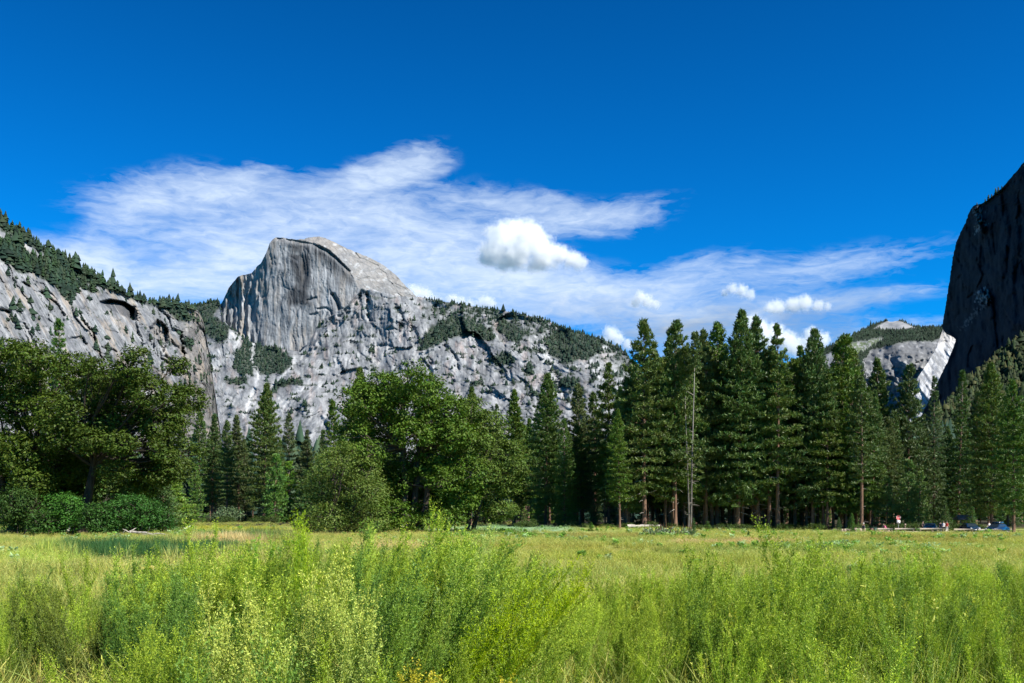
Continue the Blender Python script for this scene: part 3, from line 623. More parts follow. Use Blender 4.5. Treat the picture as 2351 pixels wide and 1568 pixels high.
M_LEAF = leaf_mat("oak_leaves", 0.17, 0.55, 0.16, 0.012, 0.06, (1.3, 1.35, 0.45), 0.06)
M_FARTREE = leaf_mat("far_needles", 0.1, 0.7, 0.15, 0.03, 0.3, (1.1, 1.1, 0.8))

def spikes(rs, C, D, n_per, length, width, col, cvar=0.22, spread=0.9):
    """needle tufts: at each centre C (n,3) n_per thin triangles leaning along D (n,3)"""
    N = len(C); k = n_per
    d = rs.normal(size=(N, k, 3)) * spread + D[:, None] * 1.0
    d /= np.linalg.norm(d, axis=2, keepdims=True) + 1e-9
    s = np.cross(d, rs.normal(size=(N, k, 3))); s /= np.linalg.norm(s, axis=2, keepdims=True) + 1e-9
    L = length * rs.uniform(0.6, 1.25, (N, k, 1)); Wd = width * rs.uniform(0.7, 1.3, (N, k, 1))
    c0 = C[:, None] + rs.normal(size=(N, k, 3)) * length * 0.18
    tip = c0 + d * L
    V = np.stack([c0 - s * Wd * .5, c0 + s * Wd * .5, tip + s * Wd * .22, tip - s * Wd * .22], 2).reshape(-1, 3)
    F = np.arange(N * k * 4).reshape(-1, 4)
    base = col[:, None] * (1 + rs.uniform(-cvar, cvar, (N, k, 1)))
    cc = np.repeat(base.reshape(-1, 3), 4, 0)
    return V, F, cc

def conifer(name, seed, H=40.0, base=0.15, R=4.2, nbr=230, tip_up=1.0, prof=0.75, col=(0.080, 0.126, 0.027), bark=BARK_RED, tuft=0.58, tper=12, spp=9, lean=0.0, bare=0.0, r0=0.42, sweep=0.0, sparse=0.0, leaders=0, whorl=1.55):
    """returns (trunk mesh, crown mesh)"""
    rs = RS(seed); col = np.array(col)
    # trunk
    t = np.linspace(0, 1, 14); ph = rs.uniform(0, 6.28)
    P = np.stack([lean * H * t + 0.25 * np.sin(t * 5 + ph) * t, 0.2 * np.sin(t * 4 + ph * 2) * t, H * t * 0.985], 1)
    rr = r0 * (1 - t) ** 0.85 + 0.03; rr[0] *= 1.25
    tb = MB()
    bc = lerp(np.broadcast_to(bark, (14, 3)).copy(), DEADWOOD * 0.75, np.clip((t - 0.55) * 1.2, 0, .6) if bare == 0 else np.clip((t - 0.3) * 2, 0, 1))
    tb.tube(P, rr, 8, bc)
    axis = lambda z: np.stack([np.interp(z, P[:, 2], P[:, 0]), np.interp(z, P[:, 2], P[:, 1])], -1)
    # dead stubs below the crown
    for i in range(int(10 + 12 * base)):
        z = H * rs.uniform(0.06, base + 0.22); a = rs.uniform(0, 6.28); L = rs.uniform(0.6, 2.6)
        o = np.array([*axis(z), z]); d = np.array([math.cos(a), math.sin(a), rs.uniform(-.35, .3)])
        tb.tube([o, o + d * L * .6, o + d * L + np.array([0, 0, rs.uniform(-.3, .35)])], [0.07, 0.045, 0.015], 4, DEADWOOD * rs.uniform(.45, .9), False)
    # branches
    cb = H * base
    u = (np.arange(nbr) + rs.uniform(0, 1, nbr)) / nbr
    z = cb + (H - cb) * (1 - (1 - u) ** 1.12) * 0.995
    zw = cb + np.round((z - cb) / whorl) * whorl + rs.normal(size=nbr) * .14; z = np.where(rs.uniform(0, 1, nbr) < .82, np.minimum(zw, H * .985), z)
    tt = np.clip((H - z) / (H - cb), 0, 1)
    az = np.arange(nbr) * 2.399 + rs.normal(size=nbr) * 0.5
    lob = 1 + 0.22 * np.sin(az * 2 + rs.uniform(0, 6)) * np.sin(z / H * 9 + rs.uniform(0, 6))
    L = R * (np.clip(tt, 0.0, 1) ** prof) * (1 - 0.30 * tt ** 4) * rs.uniform(0.50, 1.18, nbr) * lob + 0.45
    keep = rs.uniform(0, 1, nbr) > np.maximum(sparse * (0.4 + 0.6 * tt), .30 * (tt < .2))
    if bare > 0: keep &= (tt < bare) | (rs.uniform(0, 1, nbr) < .10)
    z, tt, az, L = z[keep], tt[keep], az[keep], L[keep]; nb = len(z)
    up = np.radians(62) * tip_up * (1 - tt) ** 1.5 + np.radians(14) - np.radians(30) * tt
    dirv = np.stack([np.cos(az) * np.cos(up), np.sin(az) * np.cos(up), np.sin(up)], 1)
    org = np.concatenate([axis(z), z[:, None]], 1)
    cl = MB()
    # limbs
    for i in range(0, nb, 2):
        m_ = org[i] + dirv[i] * L[i] * .55; e = org[i] + dirv[i] * L[i] * .95 + np.array([0, 0, L[i] * .10 * sweep])
        tb.tube([org[i], m_, e], [0.05 + 0.010 * L[i], 0.035, 0.012], 3, bark * .7 if i % 6 else DEADWOOD * .6, False)
    cnt = np.maximum((tper * (L / R) ** 1.15).astype(int), 4)
    idx = np.repeat(np.arange(nb), cnt)
    f = 1 - rs.uniform(0, 1, len(idx)) ** 1.5 * np.where(tt[idx] < .22, .45, .80)
    side = np.cross(dirv, [0, 0, 1.0]); side /= np.linalg.norm(side, axis=1, keepdims=True) + 1e-6
    wob = rs.uniform(-1, 1, len(idx))[:, None] * side[idx] * (L[idx] * 0.44 * np.sin(np.clip(f, 0, 1) * 2.6) + .1)[:, None]
    C = org[idx] + dirv[idx] * (L[idx] * f)[:, None] + wob + np.stack([0 * f, 0 * f, 0.10 * L[idx] * sweep * f ** 2 + rs.normal(size=len(idx)) * .12], 1)
    outw = dirv[idx] * 0.7 + np.array([0, 0, 0.75]); 
    # crown tip
    nt = 10 + 3 * leaders
    Ct = np.stack([np.full(nt, P[-1, 0]) + rs.normal(size=nt) * .08, np.full(nt, P[-1, 1]) + rs.normal(size=nt) * .08, H * rs.uniform(.955, 1.0, nt)], 1)
    C = np.concatenate([C, Ct]); outw = np.concatenate([outw, np.tile([0, 0, 1.3], (nt, 1))])
    bri = 1 + 0.20 * fbm(C[:, 0] / 2 + C[:, 1] / 3, C[:, 2] / 2.2, 3, seed)[:, None]
    hue = np.stack([1 + .20 * rs.normal(size=len(C)) * .6, np.ones(len(C)), 1 + .1 * rs.normal(size=len(C))], 1)
    cc = col[None] * bri * np.clip(hue, .6, 1.5)
    V, F, c = spikes(rs, C, outw, spp, tuft, tuft * .34, cc)
    cl.add(V, F, c)
    return tb.mesh(name + "_trunk", M_BARK, True), cl.mesh(name + "_crown", M_NEEDLE)

def leaf_cloud(rs, lobes, dens, leaf, per, col, gap=0.25, csize=0.55, flat=0.5, seed=1, floor=0.15):
    """lobes: (x,y,z,rx,ry,rz).  sprays of leaf quads on and under the lobes' surfaces"""
    Cs, Ns = [], []
    for (x, y, z, a, b, c) in lobes:
        n_ = max(int(dens * 4.2 * (a * b + a * c + b * c)), 12)
        d = rs.normal(size=(n_, 3)); d /= np.linalg.norm(d, axis=1, keepdims=True)
        rad = 1 - np.abs(rs.normal(size=n_)) * 0.17
        bump = 1 + 0.16 * fbm(d[:, 0] * 2.3 + x, d[:, 1] * 2.3 + d[:, 2] * 2.1 + z, 3, seed)
        p = d * (rad * bump)[:, None] * np.array([a, b, c]) + np.array([x, y, z])
        Cs.append(p); Ns.append(d)
    C = np.concatenate(Cs); N = np.concatenate(Ns)
    # drop clusters buried well inside other lobes
    dens_in = np.zeros(len(C))
    for (x, y, z, a, b, c) in lobes:
        q = ((C - [x, y, z]) / [a, b, c]); dens_in += ((q ** 2).sum(1) < 0.45)
    g = fbm(C[:, 0] / 1.5 + C[:, 1] / 2.3, C[:, 2] / 1.5 - C[:, 1] / 3.1, 3, seed + 5)
    keep = ((dens_in == 0) | (rs.uniform(0, 1, len(C)) < .25)) & (g > gap * 2 - 1.0) & (C[:, 2] > floor)
    C, N = C[keep], N[keep]
    k = per; M_ = len(C)
    off = rs.normal(size=(M_, k, 3)) * csize * np.array([1, 1, flat])
    cpt = C[:, None] + off
    nrm = N[:, None] * .55 + np.array([0, 0, .75]) + rs.normal(size=(M_, k, 3)) * .55
    nrm /= np.linalg.norm(nrm, axis=2, keepdims=True)
    t1 = np.cross(nrm, rs.normal(size=(M_, k, 3))); t1 /= np.linalg.norm(t1, axis=2, keepdims=True)
    t2 = np.cross(nrm, t1)
    s = leaf * rs.uniform(.65, 1.3, (M_, k, 1))
    V = np.stack([cpt - t1 * s, cpt - t2 * s * .55, cpt + t1 * s, cpt + t2 * s * .55], 2).reshape(-1, 3)
    F = np.arange(M_ * k * 4).reshape(-1, 4)
    bri = 1 + 0.22 * fbm(C[:, 0] / 2.5, C[:, 2] / 2.5 + C[:, 1] / 4, 3, seed + 9)
    cc = np.array(col)[None, None] * bri[:, None, None] * (1 + rs.uniform(-.25, .25, (M_, k, 1))) * (1 + rs.normal(size=(M_, k, 3)) * np.array([.10, .04, .08]))
    return V, F, np.clip(np.repeat(cc.reshape(-1, 3), 4, 0), 0.002, 1)

def limb(mb, p0, p1, r0, r1, rs, k=6, bow=0.12, col=BARK_GREY, n_=6):
    p0 = np.array(p0, float); p1 = np.array(p1, float); t = np.linspace(0, 1, n_)[:, None]
    L = np.linalg.norm(p1 - p0); b = rs.normal(size=3) * bow * L; b[2] = abs(b[2]) * .6
    P = p0 + (p1 - p0) * t + b * (t * (1 - t) * 2) + rs.normal(size=(n_, 3)) * L * .012 * (t > 0)
    mb.tube(P, r0 + (r1 - r0) * t[:, 0], k, col, False); return P

def broadleaf(name, label, cat, loc, lobes, trunks, col, seed, leaf=0.17, per=13, dens=0.75, gap=0.25, csize=0.5, group=None, trunk_r=0.55, bark=BARK_GREY, extra=0, floor=0.1):
    """trunks: list of (base xyz, fork xyz); limbs run from the forks to the lobes nearest to them"""
    rs = RS(seed)
    root = link(name, None, loc=loc); tag(root, label, cat, group)
    mb = MB()
    forks = []
    for b, f in trunks:
        P = limb(mb, b, f, trunk_r, trunk_r * .6, rs, 8, .05, bark, 8); mb.tube([np.array(b) - [0, 0, .3], P[0], P[0] + (P[1] - P[0]) * .4], [trunk_r * 1.5, trunk_r * 1.08, trunk_r * .99], 8, bark, False)
        forks.append(np.array(f, float))
    for (x, y, z, a, b, c) in lobes:
        f = min(forks, key=lambda q: np.linalg.norm(q - [x, y, z]))
        lowl = z < f[2] * .8
        if lowl: f = np.array([f[0] * .6, f[1], max(z * .55, .4)])
        P = limb(mb, f + rs.normal(size=3) * .1, (x, y, z - .2 * c), trunk_r * (.16 if lowl else .38), .05, rs, 5, .05 if lowl else .16, bark)
        for j in range(5):
            d = rs.normal(size=3); d[2] = abs(d[2]) * .8; d /= np.linalg.norm(d)
            limb(mb, P[rs.randint(2, 6)], np.array([x, y, z]) + d * [a, b, c] * .9, .07, .015, rs, 3, .2, bark * 1.1, 4)
    link('trunk', mb.mesh(name + "_trunk", M_BARK, True), root)
    V, F, c = leaf_cloud(rs, lobes, dens, leaf, per, col, gap, csize, .5, seed, floor)
    link('crown', make_mesh(name + "_crown", V, [F], M_LEAF, c), root)
    return root
# ------------------------------------------------------------------ valley floor
def ground_of(px, py):                       # point of the flat valley floor seen at (px, py)
    Y = EYE * FOC / (py - HY); return (px - CX) / FOC * Y, Y
PATCH = [  # px, py, rx, ry, colour, strength : stands of different plants in the meadow
    (330, 1272, 260, 20, (0.05, 0.135, 0.04), 1.0), (560, 1238, 120, 7, (0.07, 0.15, 0.05), .8), (60, 1290, 140, 22, (0.36, 0.46, 0.09), .8), (560, 1215, 160, 8, (0.34, 0.36, 0.05), .9),
    (500, 1245, 140, 7, (0.55, 0.46, 0.24), .9), (900, 1262, 120, 7, (0.55, 0.47, 0.22), .9), (1180, 1215, 180, 8, (0.26, 0.42, 0.24), .9), (1150, 1226, 200, 5, (0.09, 0.18, 0.03), .8),
    (1400, 1232, 200, 6, (0.30, 0.27, 0.09), .7), (1700, 1248, 160, 7, (0.52, 0.40, 0.22), .9), (1950, 1217, 260, 5, (0.26, 0.42, 0.22), .9), (1400, 1290, 220, 16, (0.32, 0.36, 0.06), .6), (1620, 1300, 200, 14, (0.32, 0.36, 0.06), .6),
    (2020, 1247, 200, 4, (0.22, 0.28, 0.05), .6), (1300, 1265, 300, 8, (0.33, 0.30, 0.06), .6), (2150, 1240, 260, 10, (0.30, 0.27, 0.07), .6), (2200, 1290, 160, 12, (0.32, 0.36, 0.06), .6), (1750, 1268, 300, 6, (0.14, 0.24, 0.05), .6)]
def meadow_col(x, y):
    x = np.asarray(x, float); y = np.asarray(y, float); Y = np.maximum(y, 3.0)
    px = CX + x / Y * FOC; py = HY + EYE * FOC / Y
    c = np.broadcast_to(np.array([0.35, 0.385, 0.105]), x.shape + (3,)).copy()
    n1 = fbm(x / 14, y / 9, 4, 401); n2 = fbm(x / 31 + 9, y / 17, 4, 402)
    c = lerp(c, np.array([0.24, 0.34, 0.075]), sstep(0.0, 0.6, n1) * .7)
    c = lerp(c, np.array([0.44, 0.42, 0.15]), sstep(0.1, 0.7, n2) * .45 * sstep(24, 45, Y))
    for qx, qy, rx, ry, k, s in PATCH:
        d = np.hypot((px - qx) / rx, (py - qy) / ry) + .35 * fbm(x / 9, y / 7, 3, 403)
        c = lerp(c, np.array(k), sstep(1.1, .6, d) * s)
    return c
def build_ground():
    ys = np.concatenate([-np.geomspace(300, 1, 12), np.linspace(0, 60, 90), np.geomspace(60.8, 420, 130)[1:], np.geomspace(430, 11000, 30)])
    u = np.linspace(-1, 1, 181); 
    xs = np.sinh(u * 6.5) / math.sinh(6.5) * 9000
    X, Y = np.meshgrid(xs, ys); Z = ground_z(X, Y)
    V = np.stack([X, Y, Z], -1).reshape(-1, 3)
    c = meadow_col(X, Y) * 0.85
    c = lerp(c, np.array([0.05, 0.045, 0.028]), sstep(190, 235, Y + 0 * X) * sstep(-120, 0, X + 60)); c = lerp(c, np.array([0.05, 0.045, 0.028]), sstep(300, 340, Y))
    c = lerp(c, np.array([0.42, 0.30, 0.20]), sstep(1.2, .7, np.hypot((X + 6.3) / 1.6, (Y - 13) / 4.0)))
    c = lerp(c, np.array([0.34, 0.24, 0.15]), sstep(26, 14, Y) * sstep(-.3, .4, fbm(X / 2.5, Y / 2.5, 4, 405)) * .8)
    nx = len(xs); i = np.arange(len(ys) - 1)[:, None] * nx; j = np.arange(nx - 1)[None]
    F = np.stack([i + j, i + j + 1, i + nx + j + 1, i + nx + j], -1).reshape(-1, 4)
    m, n = new_mat("meadow_soil")
    tc = n.node('ShaderNodeTexCoord').outputs['Object']
    v = n.math('ADD', n.remap(n.noise(n.mapping(tc, scale=(1, .55, 1)), 1.3, 7.0, .65), .3, .7, .7, 1.2), n.remap(n.noise(tc, 9.0, 4.0, .6), .3, .7, -.2, .2))
    col = n.mix(1.0, vcol(n), n.node('ShaderNodeCombineColor', Red=v, Green=v, Blue=v).outputs[0], 'MULTIPLY')
    bp = n.node('ShaderNodeBump', Strength=.9, Distance=.25, Height=n.noise(tc, 2.2, 6.0, .7))
    finish(n, pbsdf(n, col, .95, .08, bp.outputs[0]))
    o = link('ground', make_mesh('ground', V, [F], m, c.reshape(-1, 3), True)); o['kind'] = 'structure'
build_ground()

# ------------------------------------------------------------------ conifer kinds
KIND = {}
def kind(key, H, **kw): KIND[key] = (H, *conifer(key, H=H, **kw))
kind('full_pine', 40, seed=11, base=.15, R=7.2, nbr=330, tper=24, prof=.62, leaders=2)
kind('broad_pine', 40, seed=12, base=.18, R=6.8, nbr=300, tper=22, prof=.55, leaders=6)
kind('tall_pine', 40, seed=13, base=.26, R=5.6, nbr=260, tper=20, prof=.6, leaders=3)
kind('slim_pine', 40, seed=14, base=.18, R=5.2, nbr=290, tper=18, prof=.62, leaders=3, lean=.01)
kind('thin_pine', 40, seed=15, base=.34, R=4.4, nbr=170, tper=14, prof=.5, sparse=.3)
kind('bare_pine', 40, seed=16, base=.30, R=4.2, nbr=200, tper=14, prof=.55, bare=.28, lean=-.035, r0=.20, bark=DEADWOOD * .28)
kind('ragged_pine', 40, seed=21, base=.20, R=5.6, nbr=230, tper=20, prof=.45, sparse=.28, leaders=1, lean=.012)
kind('gap_pine', 40, seed=22, base=.26, R=6.2, nbr=210, tper=22, prof=.7, sparse=.2, leaders=2, whorl=2.3)
kind('old_pine', 40, seed=23, base=.33, R=6.0, nbr=190, tper=22, prof=.38, sparse=.15, leaders=5, lean=-.008)
kind('cedar', 40, whorl=1.0, seed=17, base=.02, R=6.0, nbr=380, tper=18, prof=.9, tip_up=.3, col=(.065, .12, .03), bark=BARK_RED * .8, tuft=.42)
kind('spire_cedar', 40, whorl=1.0, seed=18, base=.03, R=4.4, nbr=380, tper=14, prof=.85, tip_up=.5, col=(.055, .10, .028), tuft=.42)
kind('young_fir', 14, whorl=.7, seed=19, base=.02, R=3.4, nbr=150, tper=16, prof=.85, tip_up=.5, col=(.11, .20, .04), tuft=.36, r0=.18)
kind('young_pine', 14, whorl=.8, seed=20, base=.04, R=3.1, nbr=130, tper=15, prof=.7, col=(.09, .17, .038), tuft=.38, r0=.16)
def put_conifer(key, px, top, Y, label, group, cat='pine tree', rot=None, wide=1.0, rs=random.Random(5)):
    H, tm, cm = KIND[key]
    x = (px - CX) / FOC * Y; z0 = gz(x, Y)
    h = EYE + (HY - top) / FOC * Y - z0; s = h / H
    root = link('cedar_tree' if 'cedar' in key else ('fir_tree' if 'fir' in key else 'pine_tree'), None, loc=(x, Y, z0 - .05), rotz=rs.uniform(0, 6.28) if rot is None else rot)
    root.scale = (s * wide, s * wide, s); root.rotation_euler = (rs.gauss(0, .013), rs.gauss(0, .013), root.rotation_euler[2])
    link('trunk', tm, root); link('crown', cm, root)
    tag(root, label, cat, group); return root
G1 = 'tall pines of the stand right of the oaks'; G2 = 'conifers beyond the left meadow'; G3 = 'young conifers along the forest edge'
FRONT = [  # kind, px, top py, distance, width factor, label, group
    ('full_pine', 1252, 862, 214, .95, 'bushy pine clothed to the ground, standing alone just right of the round oak', G1),
    ('ragged_pine', 1334, 890, 222, 1.0, 'slender pine left of the paired tops, between the bushy lone pine and the tall stand', G1),
    ('thin_pine', 1365, 905, 232, 1.2, 'thin pine directly right of the slender one, left of the tall stand', G1),
    ('gap_pine', 1398, 838, 212, 1.0, 'pine a step lower than the tall stand, on its left edge', G1),
    ('tall_pine', 1423, 945, 186, .85, 'shorter pine with a bare lower trunk standing out in front of the stand edge', G1),
    ('broad_pine', 1480, 745, 192, 1.05, 'broad many tipped pine that opens the tall stand on the left', G1),
    ('slim_pine', 1527, 784, 200, .9, 'pine with a narrow tip between the broad many tipped pine and the twin pines', G1),
    ('old_pine', 1551, 757, 194, .85, 'pine with a clustered round top, left of the bare grey trunk', G1),
    ('bare_pine', 1586, 767, 188, 1.0, 'pine whose long bare pale trunk shows high up, leaning slightly left', G1),
    ('bare_pine', 1582, 800, 191, 1.0, 'second thin pine with a bare pale trunk, crossing behind the first bare trunk', G1),
    ('tall_pine', 1619, 768, 200, .95, 'pine with blunt top just right of the bare pale trunk', G1),
    ('ragged_pine', 1646, 752, 204, 1.05, 'slim pine left of the tallest pine of the stand', G1),
    ('full_pine', 1694, 722, 196, .92, 'tallest pine, the pointed top that rises above the whole stand', G1),
    ('tall_pine', 1740, 738, 198, 1.0, 'pine with two close tips just right of the tallest pine', G1),
    ('gap_pine', 1786, 751, 194, .90, 'heavily branched pine on the right shoulder of the tall stand', G1),
    ('full_pine', 1866, 762, 198, .92, 'dark pointed pine standing apart right of the tall stand', G1),
    ('gap_pine', 1842, 800, 214, .9, 'lower pine tucked against the left of the dark pointed pine', G1),
    ('old_pine', 1928, 787, 204, 1.05, 'pine with crooked flattened tip right of the dark pointed pine', G1),
    ('ragged_pine', 1962, 812, 208, 1.1, 'pine right of the one with the crooked flattened tip', G1),
    ('thin_pine', 1978, 872, 186, 1.1, 'pine with thick sunlit orange trunk bare to the ground beside the road', G1),
    ('tall_pine', 2014, 830, 216, 1.0, 'dark layered pine left of the round topped pine, below the grey cliff', G1),
    ('broad_pine', 2083, 845, 212, .95, 'round topped pine in front of the pale granite apron', G1),
    ('cedar', 2144, 866, 222, .85, 'cedar at the foot of the shaded cliff, right of the round topped pine', G1),
    ('spire_cedar', 2200, 851, 200, 1.0, 'narrow spire shaped cedar before the shaded cliff', G1),
    ('slim_pine', 2240, 905, 225, 1.1, 'pine between the spire shaped cedar and the dark tree at the right edge', G1),
    ('full_pine', 2277, 842, 178, 1.0, 'large dark pine left of the big shadowed trunk at the right edge', G1),
    ('broad_pine', 2328, 880, 128, .95, 'dark pine with thick black trunk at the meadow edge, far right', G1),
    ('full_pine', 2385, 850, 150, 1.0, 'dark pine cut by the right edge of the photo', G1),
    ('slim_pine', 2420, 900, 180, 1.0, 'dark pine just outside the right edge', G1),
    ('full_pine', 604, 885, 318, 1.0, 'tall dark pine rising highest in the forest left of the round oak', G2),
    ('thin_pine', 460, 950, 330, 1.2, 'loose crowned pine just right of the left oaks', G2),
    ('slim_pine', 487, 955, 338, 1.0, 'narrow pine right of the loose crowned pine by the left oaks', G2),
    ('slim_pine', 548, 957, 345, 1.1, 'pine close left of the tallest dark pine in the left forest', G2),
    ('ragged_pine', 520, 972, 330, 1.0, 'lower pine midway between the left oaks and the tallest dark pine', G2),
    ('thin_pine', 666, 955, 340, 1.0, 'sparse pine close right of the tallest dark pine', G2),
    ('cedar', 640, 1010, 330, 1.0, 'cedar in the hollow right of the tallest dark pine', G2),
    ('thin_pine', 766, 925, 300, 1.1, 'scraggly pine with bare stem left of the round oak', G2),
    ('slim_pine', 742, 990, 330, .9, 'small pine left of the scraggly pine near the round oak', G2),
    ('gap_pine', 708, 990, 335, 1.0, 'pine halfway between the tallest dark pine and the round oak', G2),
    ('full_pine', 830, 850, 235, .9, 'pine whose pointed tip pokes out behind the round oak on the left', G2),
    ('slim_pine', 986, 862, 240, .9, 'pine of which only the tip shows above the round oak', G2),
    ('full_pine', 1080, 893, 230, .85, 'dark pine behind the right shoulder of the round oak', G2),
    ('cedar', 1138, 928, 235, .8, 'small dark cedar behind the companion oak', G2),
    ('slim_pine', 1180, 900, 232, 1.1, 'pine between the small dark cedar and the bushy lone pine', G2),
    ('spire_cedar', 1112, 940, 250, .9, 'narrow cedar behind the companion oak, left of the small dark cedar', G2),
    ('cedar', 140, 735, 150, .95, 'light green cone shaped conifer rising behind the left oaks', G2),
    ('young_fir', 632, 1046, 300, 1.1, 'light green young fir in front of the tallest dark pine', G3),
    ('young_fir', 662, 1062, 306, 1.2, 'dark young fir right of the light green one', G3),
    ('young_pine', 447, 1075, 290, 1.0, 'yellow green young conifer right of the left oaks', G3),
    ('young_fir', 700, 1080, 300, 1.3, 'young conifer left of the yellow green shrub tree', G3),
    ('young_fir', 735, 1045, 260, 1.2, 'young conifer standing behind the yellow green shrub tree', G3),
    ('young_fir', 2083, 1058, 190, 1.1, 'bright young fir left of two, by the stop sign', G3),
    ('young_fir', 2109, 1084, 188, 1.0, 'bright young fir right of two, by the stop sign', G3),
    ('young_fir', 2038, 1095, 192, 1.1, 'bright young fir left of the stop sign', G3),
    ('young_pine', 2170, 1157, 172, 1.2, 'small pale green pine behind the parked cars', G3),
    ('young_pine', 2232, 1165, 170, 1.3, 'small feathery pine behind the shelter roof', G3),
    ('young_pine', 1926, 1188, 160, 1.0, 'tiny conifer at the left end of the roadside wall', G3),
    ('young_pine', 1955, 1180, 160, 1.1, 'tiny dark conifer right of the first one at the roadside wall', G3)]
for k, px, top, Y, wd, lab, grp in FRONT:
    put_conifer(k, px, top, Y, lab, grp, 'cedar tree' if 'cedar' in k else ('fir tree' if 'fir' in k else 'pine tree'), wide=wd)
NICK = {1252: 'bushy lone pine', 1334: 'slender pine', 1398: 'stand-edge pine', 1480: 'broad many tipped pine', 1551: 'pine with clustered round top', 1586: 'bare pale trunk', 1646: 'slim pine', 1694: 'tallest pine', 1740: 'two tipped pine', 1786: 'heavily branched pine',
        1866: 'dark pointed pine', 1928: 'pine with crooked tip', 1978: 'sunlit orange trunk', 2014: 'dark layered pine', 2083: 'round topped pine', 2144: 'cedar under the cliff', 2200: 'spire shaped cedar', 2277: 'large dark pine at right', 2328: 'thick black trunk at far right',
        604: 'tallest left pine', 460: 'loose crowned pine', 548: 'slim left pine', 666: 'sparse pine', 766: 'scraggly pine', 830: 'pointed tip behind the oak', 960: 'round oak', 1112: 'companion oak', 1180: 'pine before the slope', 40: 'broad oak at the left edge', 188: 'leaning oak trunk', 330: 'crown of the leaning oak'}
def beside(px, what):
    k = min(NICK, key=lambda q: abs(q - px)); d = px - k
    return '%s %s the %s' % (what, 'just behind' if abs(d) < 10 else ('behind, left of' if d < 0 else 'behind, right of'), NICK[k])
# the trees deeper in the stands: one only sees bits of each
ENV = ([-60, 250, 380, 430, 560, 700, 800, 1000, 1150, 1230, 1310, 1420, 1480, 1700, 1800, 1900, 1960, 2050, 2180, 2420], [1050, 1040, 1015, 985, 995, 1005, 1010, 975, 965, 940, 940, 905, 830, 800, 820, 850, 885, 930, 950, 930])
_r = random.Random(77)
for i in range(190):
    px = _r.uniform(1190, 2430) if i < 105 else _r.uniform(-60, 1200)
    top = float(np.interp(px, *ENV)) + _r.uniform(5, 110)
    Y = _r.uniform(206, 300) if px > 1230 else _r.uniform(345, 450)
    k = _r.choice(['tall_pine', 'slim_pine', 'full_pine', 'cedar', 'ragged_pine', 'gap_pine', 'old_pine', 'spire_cedar'])
    put_conifer(k, px, top, Y, beside(px, 'dark ' + ('pine' if 'pine' in k else 'cedar') + (' low in the shade' if top > 930 else ' half hidden')),
                'conifers deep in the right stand' if px > 1230 else 'conifers deep in the left forest', wide=_r.uniform(.85, 1.15))
for i in range(34):
    px = _r.uniform(-70, 380) if i < 20 else _r.uniform(190, 395); put_conifer(_r.choice(['cedar', 'full_pine', 'cedar', 'spire_cedar']), px, _r.uniform(1010, 1090) if i < 20 else _r.uniform(1040, 1125), _r.uniform(150, 230), beside(px, 'conifer in deep shade'), 'conifers behind the left oaks', wide=_r.uniform(1.3, 1.8))
for i in range(22):
    px = _r.uniform(95, 390); put_conifer(_r.choice(['young_fir', 'young_pine', 'young_fir']), px, _r.uniform(1035, 1130), _r.uniform(138, 175), beside(px, 'bushy young conifer shaded'), 'young conifers behind the left oaks', 'young conifer', wide=_r.uniform(1.3, 1.9))
for i in range(72):
    px = _r.uniform(1415, 2060); put_conifer(_r.choice(['full_pine', 'broad_pine', 'tall_pine', 'slim_pine', 'ragged_pine', 'gap_pine', 'old_pine']), px, float(np.interp(px, *ENV)) + _r.uniform(-15, 60), _r.uniform(194, 216), beside(px, 'second row pine'), 'second row of pines in the tall stand', wide=_r.uniform(.75, 1.05))
for i in range(70):
    px = _r.uniform(1200, 2430) if i < 26 else _r.uniform(-60, 1200)
    Y = _r.uniform(212, 262) if px > 1230 else _r.uniform(330, 400)
    k = _r.choice(['young_fir', 'young_pine'])
    put_conifer(k, px, _r.uniform(1085, 1165), Y, beside(px, 'small ' + ('fir' if 'fir' in k else 'pine') + ' in the shade'), 'young conifers under the pines' if px > 1230 else 'young conifers under the left forest', 'young conifer', wide=_r.uniform(.9, 1.3))

# ------------------------------------------------------------------ broadleaved trees
def lob(rs, base, Y, L, depth):
    """lobes given as (px, py, rx, ry): spread in depth, with some behind"""
    bx, by = base; k = Y / FOC; out = []
    x0 = (bx - CX) * k
    for i, (px, py, rx, ry) in enumerate(L):
        dy = rs.uniform(-depth, depth * .7)
        out.append(((px - CX) * k - x0, dy, EYE + (HY - py) * k, rx * k, min(rx, ry * 1.2) * k * 1.1, ry * k))
        if rs.uniform() < .75: out.append(((px - CX) * k - x0 + rs.normal() * rx * k * .3, abs(dy) + rs.uniform(.3, 1) * depth, EYE + (HY - py + 8) * k, rx * k, rx * k, ry * k))
    return out
def tr(base, Y, pts):
    k = Y / FOC; x0 = (base[0] - CX) * k
    return [(((a - CX) * k - x0, d0, 0), ((c - CX) * k - x0, d1, EYE + (HY - e) * k)) for a, d0, c, d1, e in pts]
G4 = 'broadleaved trees at the edge of the meadow'
rs = RS(31)
Yo = 132
